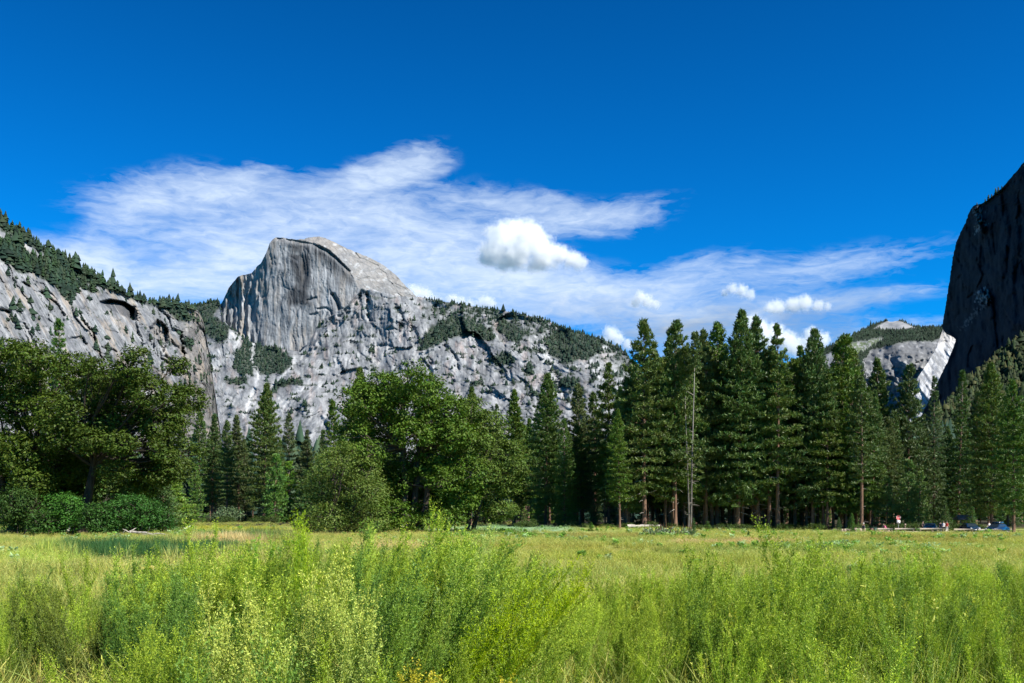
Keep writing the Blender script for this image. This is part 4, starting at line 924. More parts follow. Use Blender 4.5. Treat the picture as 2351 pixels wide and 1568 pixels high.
broadleaf('round_oak', 'big round bright green oak standing alone in the middle of the meadow', 'oak tree', ((942 - CX) / FOC * Yo, Yo, 0),
    lob(rs, (942, 1225), Yo, [(880, 888, 40, 30), (930, 880, 45, 30), (980, 902, 48, 36), (1030, 945, 40, 38), (840, 930, 46, 38), (868, 975, 52, 40), (930, 945, 55, 44), (990, 975, 52, 42), (1035, 1000, 42, 36), (822, 1005, 34, 42), (850, 1050, 48, 36), (815, 960, 34, 36), (1062, 1000, 30, 34), (870, 925, 34, 26), (905, 900, 50, 36), (1000, 1055, 44, 36), (1022, 1108, 46, 36), (880, 1115, 46, 34), (820, 1095, 40, 36), (1052, 1058, 36, 36), (995, 1168, 48, 22), (905, 1172, 46, 26), (955, 1000, 46, 34), (960, 860, 30, 18), (850, 895, 30, 22), (945, 1065, 40, 30), (800, 1060, 36, 40), (810, 1160, 36, 34), (1060, 1140, 44, 34), (1085, 1085, 34, 34), (1030, 1190, 44, 22), (850, 1180, 40, 26), (905, 1080, 40, 30), (960, 1130, 40, 26), (920, 1110, 30, 30), (975, 1150, 34, 28), (900, 1195, 44, 22), (950, 1200, 40, 16), (935, 1150, 30, 24)], 6.5),
    tr((942, 1225), Yo, [(936, 0, 925, .2, 1030), (950, .4, 962, .8, 1040), (960, -.6, 985, -1.5, 1120)]), (0.070, 0.122, 0.016), 41, leaf=.19, dens=2.4, per=16, gap=.42, csize=.36, group=G4, trunk_r=.55, floor=.4)
Yc = 139
broadleaf('companion_oak', 'lower oak leaning against the right side of the big round oak', 'oak tree', ((1075 - CX) / FOC * Yc, Yc, 0),
    lob(rs, (1075, 1222), Yc, [(1082, 945, 36, 30), (1122, 975, 36, 32), (1085, 1010, 46, 36), (1140, 1040, 46, 34), (1178, 1032, 30, 26), (1108, 1088, 50, 36), (1160, 1105, 36, 36), (1090, 1148, 46, 26), (1150, 1178, 44, 22), (1060, 1100, 40, 36), (1050, 1170, 40, 24), (1185, 1075, 24, 24)], 5),
    tr((1075, 1222), Yc, [(1070, 0, 1085, .3, 1080), (1085, .5, 1110, -.3, 1110)]), (0.074, 0.122, 0.018), 42, leaf=.19, dens=2.4, per=16, gap=.40, csize=.36, group=G4, trunk_r=.35, floor=.3)
Yw = 123
broadleaf('shrub_tree', 'yellow green shrubby tree spreading low at the left foot of the big round oak', 'shrub tree', ((780 - CX) / FOC * Yw, Yw, 0),
    lob(rs, (780, 1228), Yw, [(790, 1045, 34, 30), (765, 1070, 40, 28), (735, 1125, 40, 36), (705, 1200, 24, 20), (805, 1120, 46, 36), (840, 1085, 34, 34), (760, 1185, 54, 30), (845, 1185, 46, 30), (722, 1180, 26, 26), (850, 1130, 40, 32), (790, 1200, 50, 22), (875, 1205, 34, 18)], 3.5),
    tr((780, 1228), Yw, [(770, 0, 765, .1, 1180), (792, .4, 810, .3, 1190)]), (0.090, 0.140, 0.024), 43, leaf=.13, dens=3.2, per=13, gap=.26, csize=.42, group=G4, trunk_r=.2, floor=.1)
Yl = 126
broadleaf('leaning_oak', 'dark oak with a thick trunk leaning right, crown reaching over the left meadow', 'oak tree', ((188 - CX) / FOC * Yl, Yl, 0),
    lob(rs, (188, 1226), Yl, [(275, 880, 40, 36), (330, 862, 40, 34), (368, 905, 40, 36), (385, 960, 30, 32), (350, 975, 42, 34), (298, 935, 42, 36), (248, 965, 40, 36), (378, 1012, 24, 22), (342, 826, 26, 20), (232, 1015, 40, 30), (310, 1025, 38, 26), (220, 905, 36, 36), (255, 850, 26, 20), (402, 905, 18, 20), (190, 960, 34, 40), (370, 1050, 26, 20), (345, 1085, 40, 30), (380, 1075, 26, 30), (285, 1080, 40, 26), (150, 1010, 34, 34), (270, 1120, 34, 24), (395, 1040, 18, 24)], 5.5),
    tr((188, 1226), Yl, [(186, 0, 212, .3, 1070)]), (0.052, 0.086, 0.013), 44, leaf=.19, dens=2.8, per=16, gap=.36, csize=.36, group=G4, trunk_r=.75, bark=BARK_GREY * .6)
Ye = 130
broadleaf('edge_oak', 'broad dense oak filling the left edge of the photo', 'oak tree', ((60 - CX) / FOC * Ye, Ye, 0),
    lob(rs, (60, 1226), Ye, [(40, 845, 60, 48), (110, 838, 54, 44), (170, 868, 50, 42), (60, 930, 70, 56), (140, 955, 60, 50), (20, 1040, 60, 54), (100, 1050, 60, 50), (-40, 900, 60, 60), (-50, 1010, 60, 60), (160, 1030, 40, 40), (20, 805, 44, 26), (80, 1120, 50, 36), (-20, 1130, 50, 40), (200, 900, 30, 34), (120, 1110, 46, 40), (60, 1160, 60, 34), (145, 1080, 40, 34), (30, 880, 60, 50)], 6),
    tr((60, 1226), Ye, [(60, 0, 70, .3, 1060), (20, .6, -10, .3, 1070)]), (0.056, 0.090, 0.012), 45, leaf=.19, dens=2.4, per=16, gap=.36, csize=.36, group=G4, trunk_r=.6, bark=BARK_GREY * .7)
G5 = 'bushes in front of the left oaks'
for px, w, top, Y, colr, lab in ((40, 60, 1120, 118, (.04, .08, .016), 'dark bush at the very left under the broad oak'), (150, 55, 1128, 117, (.045, .13, .018), 'bright green bush under the leaning oak trunk'), (100, 36, 1165, 115, (.035, .08, .015), 'small dark bush between the two left bushes'),
                                 (300, 75, 1134, 119, (.034, .105, .016), 'large deep green rounded bush right of the leaning oak trunk'), (225, 40, 1150, 117, (.036, .10, .016), 'middle green bush between the bright and the large rounded one'), (372, 26, 1165, 120, (.03, .08, .014), 'small bush on the right flank of the large rounded one')):
    k = Y / FOC; h = EYE + (HY - top) * k; r = w * k
    L = [(rs.uniform(-.5, .5) * r, rs.uniform(-.5, .5) * r, h * rs.uniform(.3, .72), r * rs.uniform(.4, .6), r * rs.uniform(.4, .6), h * rs.uniform(.28, .36)) for _ in range(8)] + [(0, 0, h * .68, r * .6, r * .6, h * .3)]
    broadleaf('bush', lab, 'bush', ((px - CX) * k, Y, 0), L, [((0, 0, 0), (0, 0, h * .3)), ((.2 * r, .1, 0), (.4 * r, .1, h * .3))], colr, 50 + px, leaf=.13, dens=3.6, per=12, gap=.3, csize=.36, group=G5, trunk_r=.09, floor=.05)
# low hedge of shrubs where the far left meadow ends, and undergrowth before the pines
protos = []
for q in range(3):
    L = [(rs.uniform(-1.6, 1.6), rs.uniform(-.8, .8), rs.uniform(.6, 1.5), rs.uniform(.8, 1.3), rs.uniform(.8, 1.2), rs.uniform(.5, .8)) for _ in range(7)]
    protos.append(broadleaf('shrub', 'low shrub', 'shrub', (0, 0, 0), L, [((0, 0, 0), (0, 0, .6))], [(.045, .075, .016), (.06, .10, .02), (.10, .15, .07)][q], 70 + q, leaf=.15, dens=3.2, per=10, gap=.25, csize=.4, trunk_r=.07, floor=.05))
def dup(root, loc, rz, s, label, group, cat=None):
    r = root.copy(); COL.objects.link(r); r.location = loc; r.rotation_euler = (0, 0, rz); r.scale = s if isinstance(s, tuple) else (s, s, s)
    r['label'] = label; r['group'] = group
    if cat: r['category'] = cat
    for ch in root.children:
        c = ch.copy(); COL.objects.link(c); c.parent = r
    return r
SH = []
for px in list(np.linspace(398, 690, 15)): SH.append((px + _r.uniform(-8, 8), _r.uniform(285, 312), 0, _r.uniform(.85, 1.25), beside(px, 'low far hedge shrub').replace('behind', 'in front'), 'shrubs of the far meadow hedge'))
for i in range(38):
    px = _r.uniform(1175, 2000); SH.append((px, _r.uniform(183, 200), _r.choice([0, 1, 1]), _r.uniform(.35, .75), beside(px, 'small leafy undershrub'), 'undergrowth at the foot of the pines'))
for i in range(12):
    px = _r.uniform(2040, 2400); SH.append((px, _r.uniform(172, 182), _r.choice([0, 1]), _r.uniform(.5, .9), beside(px, 'roadside shrub in shade'), 'shrubs behind the road'))
first = {0: True, 1: True, 2: True}
def put_shrub(px, Y, q, s, lab, grp, rz=None, cat=None):
    x = (px - CX) / FOC * Y; loc = (x, Y, gz(x, Y)); rz = _r.uniform(0, 6.28) if rz is None else rz
    if first[q]:
        o = protos[q]; first[q] = False; o.location = loc; o.rotation_euler = (0, 0, rz); o.scale = (s,) * 3; o['label'] = lab; o['group'] = grp
        if cat: o['category'] = cat
        return o
    return dup(protos[q], loc, rz, s, lab, grp, cat)
for a in SH: put_shrub(*a)
put_shrub(521, 300, 2, 2.1, 'pale silvery bush at the forest edge below the lower pines', 'silvery bushes')
put_shrub(505, 298, 2, 1.3, 'smaller silvery bush left of the pale one', 'silvery bushes')
# ------------------------------------------------------------------ meadow plants
def plant_mat(name, transl=.34):
    """colour of the leaf times the colour of the stand it grows in (instances carry it as 'tint')"""
    m, n = new_mat(name)
    tint = n.node('ShaderNodeAttribute', _attribute_type='INSTANCER', _attribute_name='tint').outputs['Color']
    c = n.mix(1.0, vcol(n), tint, 'MULTIPLY')
    d = pbsdf(n, c, .55, .25)
    t = n.node('ShaderNodeBsdfTranslucent', Color=n.mix(1.0, c, (1.2, 1.25, .5), 'MULTIPLY')).outputs[0]
    finish(n, n.node('ShaderNodeMixShader', i0=transl, i1=d, i2=t).outputs[0]); return m
M_PLANT = plant_mat("meadow_plant")
def own_plant_mat(): return leaf_mat("weed_leaves", .3, .55, .25, .02, .15, (1.2, 1.25, .5))
M_WEED = own_plant_mat()

def blades(mb, rs, n_, R, H, w, lean=.35, col=(1, 1, 1), seg=3, seedhead=0):
    a = rs.uniform(0, 6.28, n_); r = R * np.sqrt(rs.uniform(0, 1, n_)); h = H * rs.uniform(.55, 1.1, n_)
    b = np.stack([r * np.cos(a), r * np.sin(a), 0 * a], 1)
    d = rs.normal(size=(n_, 2)) * lean + np.stack([np.cos(a), np.sin(a)], 1) * lean * .5
    fa = rs.uniform(0, 6.28, n_); s = np.stack([np.cos(fa), np.sin(fa), 0 * fa], 1)
    t = np.linspace(0, 1, seg + 1)
    P = b[:, None] + np.stack([d[:, None, 0] * t ** 2 * h[:, None], d[:, None, 1] * t ** 2 * h[:, None], t * h[:, None] * (1 - .18 * t * np.hypot(d[:, 0], d[:, 1])[:, None])], -1)
    wd = (w * (1 - t) ** .6 + w * .08)[None, :, None] * rs.uniform(.6, 1.3, (n_, 1, 1))
    V = np.stack([P - s[:, None] * wd * .5, P + s[:, None] * wd * .5], 2).reshape(-1, 3)
    k = (seg + 1) * 2; i = np.arange(n_)[:, None] * k + np.arange(seg)[None] * 2
    F = np.stack([i, i + 1, i + 3, i + 2], -1).reshape(-1, 4)
    bri = rs.uniform(.65, 1.25, (n_, 1, 1)) * np.linspace(.85, 1.1, k)[None, :, None]
    yel = rs.uniform(.85, 1.25, (n_, 1, 1)); c = np.array(col)[None, None] * bri * np.concatenate([yel, np.ones_like(yel), np.ones_like(yel) * .9], 2)
    mb.add(V, F, c.reshape(-1, 3))
    if seedhead:
        tip = P[:seedhead, -1]; dirs = P[:seedhead, -1] - P[:seedhead, -2]
        V, F, c = spikes(rs, tip, dirs / np.linalg.norm(dirs, axis=1, keepdims=True) * 1.5, 3, .06, .012, np.tile(np.array([1.3, 1.1, 1.3]), (seedhead, 1)))
        mb.add(V, F, c)
def weed(mb, rs, x, y, H, lean, az, nb=60, leaf=.017, per=34, top=(1.15, 1.0, 1.0), low=(.36, .50, .75), spread=.20, bud=.3):
    """feathery meadow weed: a wand with many rising side shoots set with small leaves and, towards the tip, buds"""
    t = np.linspace(0, 1, 9); ld = np.array([math.cos(az), math.sin(az)]) * lean
    P = np.stack([x + ld[0] * t ** 1.5 * H + .02 * np.sin(t * 7 + x * 9), y + ld[1] * t ** 1.5 * H, t * H * math.sqrt(max(.2, 1 - .5 * lean * lean))], 1)
    top = np.array(top); low = np.array(low)
    mb.tube(P, .0065 * (1 - t) + .0014, 4, np.array([1.2, .95, .9]) * .5 * (top + low), False)
    u = rs.uniform(.08, 1, nb) ** .8; ax = np.stack([np.interp(u, t, P[:, i]) for i in range(3)], 1); T = np.stack([np.interp(u, t, np.gradient(P[:, i])) for i in range(3)], 1); T /= np.linalg.norm(T, axis=1, keepdims=True)
    a = rs.uniform(0, 6.28, nb); el = rs.uniform(.55, 1.1, nb)
    D = np.stack([np.cos(a) * np.cos(el), np.sin(a) * np.cos(el), np.sin(el)], 1) + T * .7; D /= np.linalg.norm(D, axis=1, keepdims=True)
    L = spread * H * (1.10 - u) ** .6 * rs.uniform(.55, 1.2, nb) + .05
    s = np.cross(D, rs.normal(size=(nb, 3))); s /= np.linalg.norm(s, axis=1, keepdims=True)
    e = ax + D * L[:, None] + np.array([0, 0, .18]) * L[:, None]; V = np.stack([ax - s * .0016, ax + s * .0016, e], 1).reshape(-1, 3)
    mb.add(V, np.arange(nb * 3).reshape(-1, 3), .6 * top + .4 * low)
    cnt = np.maximum((per * L / (spread * H * .7)).astype(int), 8); idx = np.repeat(np.arange(nb), cnt); f = rs.uniform(.03, 1.03, len(idx))
    C = ax[idx] + D[idx] * (L[idx] * f)[:, None] + np.array([0, 0, .18]) * (L[idx] * f ** 2)[:, None] + rs.normal(size=(len(idx), 3)) * .006
    w_ = np.clip(u[idx] * .8 + f * .35 - .1, 0, 1)[:, None] ** 1.3
    isb = (rs.uniform(0, 1, len(idx)) < bud * w_[:, 0])[:, None]
    cc = (low + (top - low) * w_) * (1 + .20 * rs.normal(size=(len(idx), 1))) * np.where(isb, np.array([[1.16, 1.03, .9]]), 1.0)
    d = rs.normal(size=(len(idx), 3)) * .75 + D[idx] * 1.0; d /= np.linalg.norm(d, axis=1, keepdims=True)
    s = np.cross(d, rs.normal(size=(len(idx), 3))); s /= np.linalg.norm(s, axis=1, keepdims=True)
    ln = leaf * rs.uniform(.6, 1.6, (len(idx), 1)) * np.where(isb, .6, 1.15); wd = leaf * np.where(isb, .28, .22)
    V = np.stack([C, C + d * ln * .5 - s * wd, C + d * ln, C + d * ln * .5 + s * wd], 1).reshape(-1, 3)
    mb.add(V, np.arange(len(idx) * 4).reshape(-1, 4), np.clip(np.repeat(cc, 4, 0), .03, 3))

def variant_coll(name, meshes):
    c = bpy.data.collections.new(name)
    for i, me in enumerate(meshes):
        o = bpy.data.objects.new("%s_%02d" % (name, i), me); c.objects.link(o)
    return c
def scatter(name, label, pts, rot, scl, vid, tint, coll):
    me = bpy.data.meshes.new(name); me.vertices.add(len(pts)); me.vertices.foreach_set('co', np.asarray(pts, np.float32).ravel())
    a = me.attributes.new('rot', 'FLOAT_VECTOR', 'POINT'); a.data.foreach_set('vector', np.asarray(rot, np.float32).ravel())
    a = me.attributes.new('scl', 'FLOAT_VECTOR', 'POINT'); a.data.foreach_set('vector', np.asarray(scl, np.float32).ravel())
    a = me.attributes.new('vid', 'INT', 'POINT'); a.data.foreach_set('value', np.asarray(vid, np.int32))
    a = me.attributes.new('tint', 'FLOAT_VECTOR', 'POINT'); a.data.foreach_set('vector', np.asarray(tint, np.float32).ravel())
    o = link(name, me); o['kind'] = 'stuff'; o['label'] = label
    g = bpy.data.node_groups.new(name + "_nodes", 'GeometryNodeTree')
    g.interface.new_socket("Geometry", in_out='INPUT', socket_type='NodeSocketGeometry'); g.interface.new_socket("Geometry", in_out='OUTPUT', socket_type='NodeSocketGeometry')
    gi = g.nodes.new('NodeGroupInput'); go = g.nodes.new('NodeGroupOutput')
    ip = g.nodes.new('GeometryNodeInstanceOnPoints'); ci = g.nodes.new('GeometryNodeCollectionInfo')
    ci.inputs['Collection'].default_value = coll; ci.inputs['Separate Children'].default_value = True; ci.inputs['Reset Children'].default_value = True
    def na(nm, ty):
        x = g.nodes.new('GeometryNodeInputNamedAttribute'); x.data_type = ty; x.inputs[0].default_value = nm; return x.outputs[0]
    er = g.nodes.new('FunctionNodeEulerToRotation'); g.links.new(na('rot', 'FLOAT_VECTOR'), er.inputs[0])
    g.links.new(gi.outputs[0], ip.inputs['Points']); g.links.new(ci.outputs[0], ip.inputs['Instance']); ip.inputs['Pick Instance'].default_value = True
    g.links.new(na('vid', 'INT'), ip.inputs['Instance Index']); g.links.new(er.outputs[0], ip.inputs['Rotation']); g.links.new(na('scl', 'FLOAT_VECTOR'), ip.inputs['Scale'])
    g.links.new(ip.outputs[0], go.inputs[0])
    md = o.modifiers.new("scatter", 'NODES'); md.node_group = g
    return o
def view_points(rs, n_, y0, y1, power=1.0, margin=1.12):
    """points spread over the part of the valley floor that lies in front of the camera"""
    Y = (y0 ** (power + 1) + rs.uniform(0, 1, n_) * (y1 ** (power + 1) - y0 ** (power + 1))) ** (1 / (power + 1))
    X = rs.uniform(-1, 1, n_) * (Y * .5145 * margin + 6.0)
    return X, Y
rs = RS(500)
# grass tussocks
gm_ = []
for i in range(5):
    mb = MB(); blades(mb, rs, 60, .34, .62, .016, .38, (1, 1, 1), 3, 0 if i < 2 else 14); gm_.append(mb.mesh('tussock', M_PLANT))
for i in range(2):
    mb = MB(); blades(mb, rs, 46, .40, 1.05, .026, .16, (1, 1, 1), 3, 0); gm_.append(mb.mesh('sedge', M_PLANT))
GC = variant_coll('grass_kinds', gm_)
def grass(name, label, n_, y0, y1, power, s0, s1):
    X, Y = view_points(rs, n_, y0, y1, power)
    if y1 > 150:
        lim = np.where(X > (1180 - CX) / FOC * 190, 184, 300); k = Y < lim; X, Y = X[k], Y[k]
        k = ~((X > .17 * Y) & (Y > 136) & (X > 45)); X, Y = X[k], Y[k]
    if y1 < 40:
        pq = CX + X / Y * FOC; k = ~((pq > 55) & (pq < 205) & (Y < 15) & (rs.uniform(0, 1, len(X)) < .8)); X, Y = X[k], Y[k]
    t = meadow_col(X, Y) * rs.uniform(.8, 1.25, (len(X), 1))
    px = CX + X / Y * FOC; py = HY + EYE * FOC / Y
    sedge = (np.hypot((px - 330) / 240, (py - 1272) / 20) < 1) | (np.hypot((px - 560) / 130, (py - 1238) / 8) < 1)
    vid = np.where(sedge, rs.randint(5, 7, len(X)), rs.randint(0, 2 if y1 < 40 else 5, len(X)))
    s = rs.uniform(s0, s1, len(X)) * np.where(sedge, 1.0, 1 + .3 * fbm(X / 6, Y / 6, 2, 77))
    return scatter(name, label, np.stack([X, Y, ground_z(X, Y) - .02], 1), np.stack([rs.normal(size=len(X)) * .08, .12 + rs.normal(size=len(X)) * .08, rs.uniform(0, 6.28, len(X))], 1), np.stack([s, s, s * np.where(sedge, .85, np.interp(Y, [20, 60, 140], [1, .75, .5]))], 1), vid, t, GC)
grass('near_grass', 'grass growing among the tall weeds in the foreground', 4200, 4, 30, 1.0, .7, 1.1)
grass('meadow_grass', 'yellow green meadow grass in stands of different tone', 11500, 26, 130, .6, .8, 1.35)
grass('far_grass', 'sunlit meadow grass reaching to the forest edge', 3600, 110, 300, .4, 1.1, 2.0)
# broad leaved herbs in loose drifts
hk = []
for i in range(3):
    mb = MB(); n_ = 22; a_ = rs.uniform(0, 6.28, n_); C = np.stack([.12 * np.cos(a_), .12 * np.sin(a_), rs.uniform(.08, .55, n_)], 1); D = np.stack([np.cos(a_), np.sin(a_), .6 + 0 * a_], 1)
    V, F, c = spikes(rs, C, D, 2, .22, .22, np.ones((n_, 3)), .3, .35); mb.add(V, F, c); hk.append(mb.mesh('herb', M_PLANT))
HC = variant_coll('herb_kinds', hk)
X, Y = view_points(rs, 26000, 40, 190, .7); px = CX + X / Y * FOC; py = HY + EYE * FOC / Y
w = sstep(.28, .6, fbm(X / 7, Y / 4, 4, 520)) * .5
for qx, qy, rx, ry in ((1180, 1237, 260, 6), (1950, 1262, 330, 9), (2050, 1280, 200, 9), (1100, 1222, 120, 4), (420, 1230, 60, 8), (250, 1243, 130, 8), (1530, 1232, 70, 9), (2200, 1238, 160, 5), (1750, 1256, 120, 6)): w = np.maximum(w, sstep(1.1, .5, np.hypot((px - qx) / rx, (py - qy) / ry)) * .8)
k = rs.uniform(0, 1, len(X)) < w * .45; X, Y = X[k], Y[k]; k = Y < np.where(X > .0 * Y, 180, 280); X, Y = X[k], Y[k]
s_ = rs.uniform(.4, .85, len(X)); tn_ = np.where((rs.uniform(0, 1, len(X)) < .35)[:, None], np.array([[.34, .46, .24]]), np.array([[.20, .36, .07]])) * rs.uniform(.8, 1.25, (len(X), 1))
scatter('meadow_herbs', 'drifts of broad leaved green herbs in the meadow', np.stack([X, Y, ground_z(X, Y)], 1), np.stack([0 * X, 0 * X, rs.uniform(0, 6.28, len(X))], 1), np.stack([s_, s_, s_], 1), rs.randint(0, 3, len(X)), tn_, HC)
# feathery weeds
wk = []
for i in range(6):
    mb = MB()
    for j in range([4, 5, 4, 5, 4, 5][i]):
        a_ = rs.uniform(0, 6.28); r = .26 * rs.uniform(0, 1) ** .5
        weed(mb, rs, r * math.cos(a_), r * math.sin(a_), rs.uniform(.95, 1.45), rs.uniform(.02, .26), a_ + rs.normal() * .5, 56, .017, 32, bud=.15 + .2 * (i % 3))
    blades(mb, rs, 8, .3, .5, .010, .35, (.5, .6, .8))
    wk.append(mb.mesh('weed_clump', M_PLANT))
for i in range(2):      # taller seeding grass, and low narrow leaved growth
    mb = MB(); blades(mb, rs, 30, .30, .95, .010, .30, (1.1, .95, 1.2), 4, 0)
    a_ = rs.uniform(0, 6.28, 9); P0 = np.stack([.15 * np.cos(a_), .15 * np.sin(a_), 0 * a_], 1)
    for q in range(9):
        d_ = np.array([math.cos(a_[q]), math.sin(a_[q]), 0]) * rs.uniform(.05, .3); P1 = P0[q] + d_ * .5 + [0, 0, .65]; P2 = P0[q] + d_ * 1.3 + [0, 0, rs.uniform(1.0, 1.25)]
        mb.tube([P0[q], P1, P2], [.003, .0025, .0015], 3, (1.2, .95, 1.2), False)
        V, F, c = spikes(rs, P1 + (P2 - P1) * rs.uniform(.6, 1.03, (16, 1)), np.tile((P2 - P1) * 2.2, (16, 1)), 1, .035, .012, np.tile(np.array([1.45, 1.05, 1.9]), (16, 1))); mb.add(V, F, c)
    wk.append(mb.mesh('seeding_grass', M_PLANT))
mb = MB(); n_ = 260; a_ = rs.uniform(0, 6.28, n_); r_ = .3 * np.sqrt(rs.uniform(0, 1, n_)); C = np.stack([r_ * np.cos(a_), r_ * np.sin(a_), rs.uniform(.05, .75, n_)], 1); D = np.stack([np.cos(a_), np.sin(a_), 1.0 + 0 * a_], 1)
V, F, c = spikes(rs, C, D, 1, .085, .016, np.tile(np.array([.75, .85, 2.0]), (n_, 1)), .3, .6); mb.add(V, F, c); wk.append(mb.mesh('narrow_leaf', M_PLANT))
WC = variant_coll('weed_kinds', wk)
X, Y = view_points(rs, 3700, 3.6, 30, .75)
px = CX + X / Y * FOC
lim = np.interp(px, [-100, 300, 540, 640, 1080, 1200, 1300, 1500, 1800, 2500], [15, 18, 25, 27, 27, 21, 17, 22, 26, 27]) + 2.5 * fbm(X / 3, Y / 3, 2, 501)
gapn = fbm(X / 1.7 + 3, Y / 1.7, 3, 505)
k = (Y < lim) & ~((px > 55) & (px < 200) & (Y < 14.5) & (rs.uniform(0, 1, len(X)) < .93)) & (gapn > -.24)
X, Y, px = X[k], Y[k], px[k]
hs_ = (.90 + .30 * fbm(X / 2.2, Y / 2.2, 3, 502) + .10 * rs.normal(size=len(X))) * np.interp(px, [0, 250, 560, 800, 1080, 1250, 1600, 2400], [.9, .95, 1.15, 1.1, 1.1, .85, .95, .95]) * np.interp(Y, [4, 6, 9, 30], [.72, .82, 1, 1.05])
tint = np.array([0.32, 0.47, 0.042])[None] * (1 + .22 * fbm(X / 3, Y / 3, 3, 503)[:, None]) * rs.uniform(.8, 1.2, (len(X), 1))
dk = sstep(.0, .55, fbm(X / 2.6 + 5, Y / 2.6, 3, 504))[:, None]; tint = tint * (1 - dk) + np.array([0.15, 0.29, 0.042]) * dk
lean = np.interp(px, [0, 250, 700, 900, 1200, 1400, 2400], [.05, .12, 0, .42, .46, .12, .02])
scatter('foreground_weeds', 'feathery yellow green weeds filling the foreground', np.stack([X, Y, ground_z(X, Y) - .03], 1), np.stack([rs.normal(size=len(X)) * .09, lean + rs.normal(size=len(X)) * .12, 0 * X], 1), np.stack([hs_, hs_, hs_], 1), rs.choice([0, 1, 2, 3, 4, 5, 6, 7, 8], len(X), p=[.14, .14, .14, .13, .13, .13, .06, .06, .07]), tint, WC)
# ------------------------------------------------------------------ road at the far right and what stands along it
def pxx(px, Y): return (px - CX) / FOC * Y
def strip(name, y0, y1, x0, x1, dz, mat, n_=60, m_=4):
    xs = np.linspace(x0, x1, n_); ys = np.linspace(y0, y1, m_); X, Y = np.meshgrid(xs, ys)
    Yw = Y + 1.5 * np.sin(X / 22); V = np.stack([X, Yw, ground_z(X, Yw) + dz], -1).reshape(-1, 3)
    i = np.arange(m_ - 1)[:, None] * n_; j = np.arange(n_ - 1)[None]
    o = link(name, make_mesh(name, V, [np.stack([i + j, i + j + 1, i + n_ + j + 1, i + n_ + j], -1).reshape(-1, 4)], mat, None, True)); o['kind'] = 'structure'; return o
M_ASPH = simple_mat('asphalt', (.05, .05, .055), .9, .2, .25, 2.0)
M_SAND = simple_mat('sandy_shoulder', (.34, .26, .18), .95, .1, .25, 1.5)
M_WALLSTONE = simple_mat('pale_stone', (.30, .245, .185), .9, .15, .3, 2.5)
M_WOOD = simple_mat('weathered_wood', (.16, .12, .085), .9, .15, .3, 6)
M_LOG = simple_mat('grey_log', (.30, .25, .20), .9, .15, .35, 4)
strip('road', 155, 164, 34, 110, .06, M_ASPH); strip('shoulder', 164, 176, 30, 110, .064, M_SAND)
G_W = 'low stone wall sections behind the road'
for i, (a, b) in enumerate(((1909, 1955), (1960, 2040), (2110, 2180), (2185, 2260), (2264, 2330))):
    Y = 174.5; mb = MB(); x0, x1 = pxx(a, Y), pxx(b, Y); rs = RS(600 + i)
    root = link('stone_wall', None, loc=((x0 + x1) / 2, Y, gz((x0 + x1) / 2, Y)))
    x = x0
    me0 = None; c = 0
    while x < x1 - .2 and c < 40:
        w = rs.uniform(.5, .95); mb = MB(); hh = rs.uniform(.50, .62)
        v = np.array([[sx * (w * .48 - (.04 if sz > 0 else 0)), sy * (.22 - (.03 if sz > 0 else 0)), (hh if sz > 0 else 0)] for sx in (-1, 1) for sy in (-1, 1) for sz in (-1, 1)]) + rs.normal(size=(8, 3)) * .015
        mb.add(v, [(0, 1, 3, 2), (4, 6, 7, 5), (0, 4, 5, 1), (2, 3, 7, 6), (0, 2, 6, 4), (1, 5, 7, 3)])
        st = link('stone', mb.mesh('stone', M_WALLSTONE, False, False), root, (x + w / 2 - (x0 + x1) / 2, 0, 0)); x += w; c += 1
    tag(root, ['pale stone wall section left of the orange trunk', 'pale stone wall section between the orange trunk and the stop sign', 'pale stone wall section behind the left parked car', 'pale stone wall section below the shelter roof', 'pale stone wall section at the far right by the blue car'][i], 'wall', G_W)
# stop sign
def sign():
    Y = 171; x = pxx(2063, Y); z = gz(x, Y); root = link('stop_sign', None, loc=(x, Y, z)); tag(root, 'red octagonal stop sign with a white placard below it, beside the road', 'sign')
    mb = MB(); mb.tube([(0, .03, -.2), (0, .03, 2.75)], .035, 6); link('post', mb.mesh('sign_post', M_STEEL, False, False), root)
    def octo(r, y0, y1, zc):
        a = np.arange(8) * math.pi / 4 + math.pi / 8; mb = MB()
        V = np.concatenate([np.stack([r * np.cos(a), 0 * a + y, zc + r * np.sin(a)], 1) for y in (y0, y1)])
        i = np.arange(8); mb.add(V, np.stack([i, (i + 1) % 8, (i + 1) % 8 + 8, i + 8], 1)); mb.F[8] = [np.arange(8)[None], (np.arange(8)[::-1] + 8)[None]]; return mb
    pl = link('border', octo(.42, -.02, .0, 2.4).mesh('sign_border', M_WHITE, False, False), root)
    link('plate', octo(.385, -.028, -.021, 2.4).mesh('sign_plate', M_RED, False, False), root)
    fc = bpy.data.curves.new('sign_text', 'FONT'); fc.body = 'STOP'; fc.size = .33; fc.align_x = 'CENTER'; fc.align_y = 'CENTER'; fc.extrude = .003; fc.materials.append(M_WHITE)
    tmp = link('lettering_curve', fc); me = bpy.data.meshes.new_from_object(tmp.evaluated_get(bpy.context.evaluated_depsgraph_get())); bpy.data.objects.remove(tmp)
    t = link('lettering', me, root, (0, -.033, 2.4)); t.rotation_euler = (math.radians(90), 0, 0)
    mb = MB(); mb.box((0, -.01, 1.66), (.6, .02, .5)); link('placard', mb.mesh('placard', M_WHITE, False, False), root)
M_STEEL = simple_mat('grey_steel', (.30, .30, .31), .5, .5, .1); M_WHITE = simple_mat('white_paint', (.75, .74, .72), .6, .3, .06); M_RED = simple_mat('red_paint', (.55, .02, .025), .5, .4, .06)
sign()
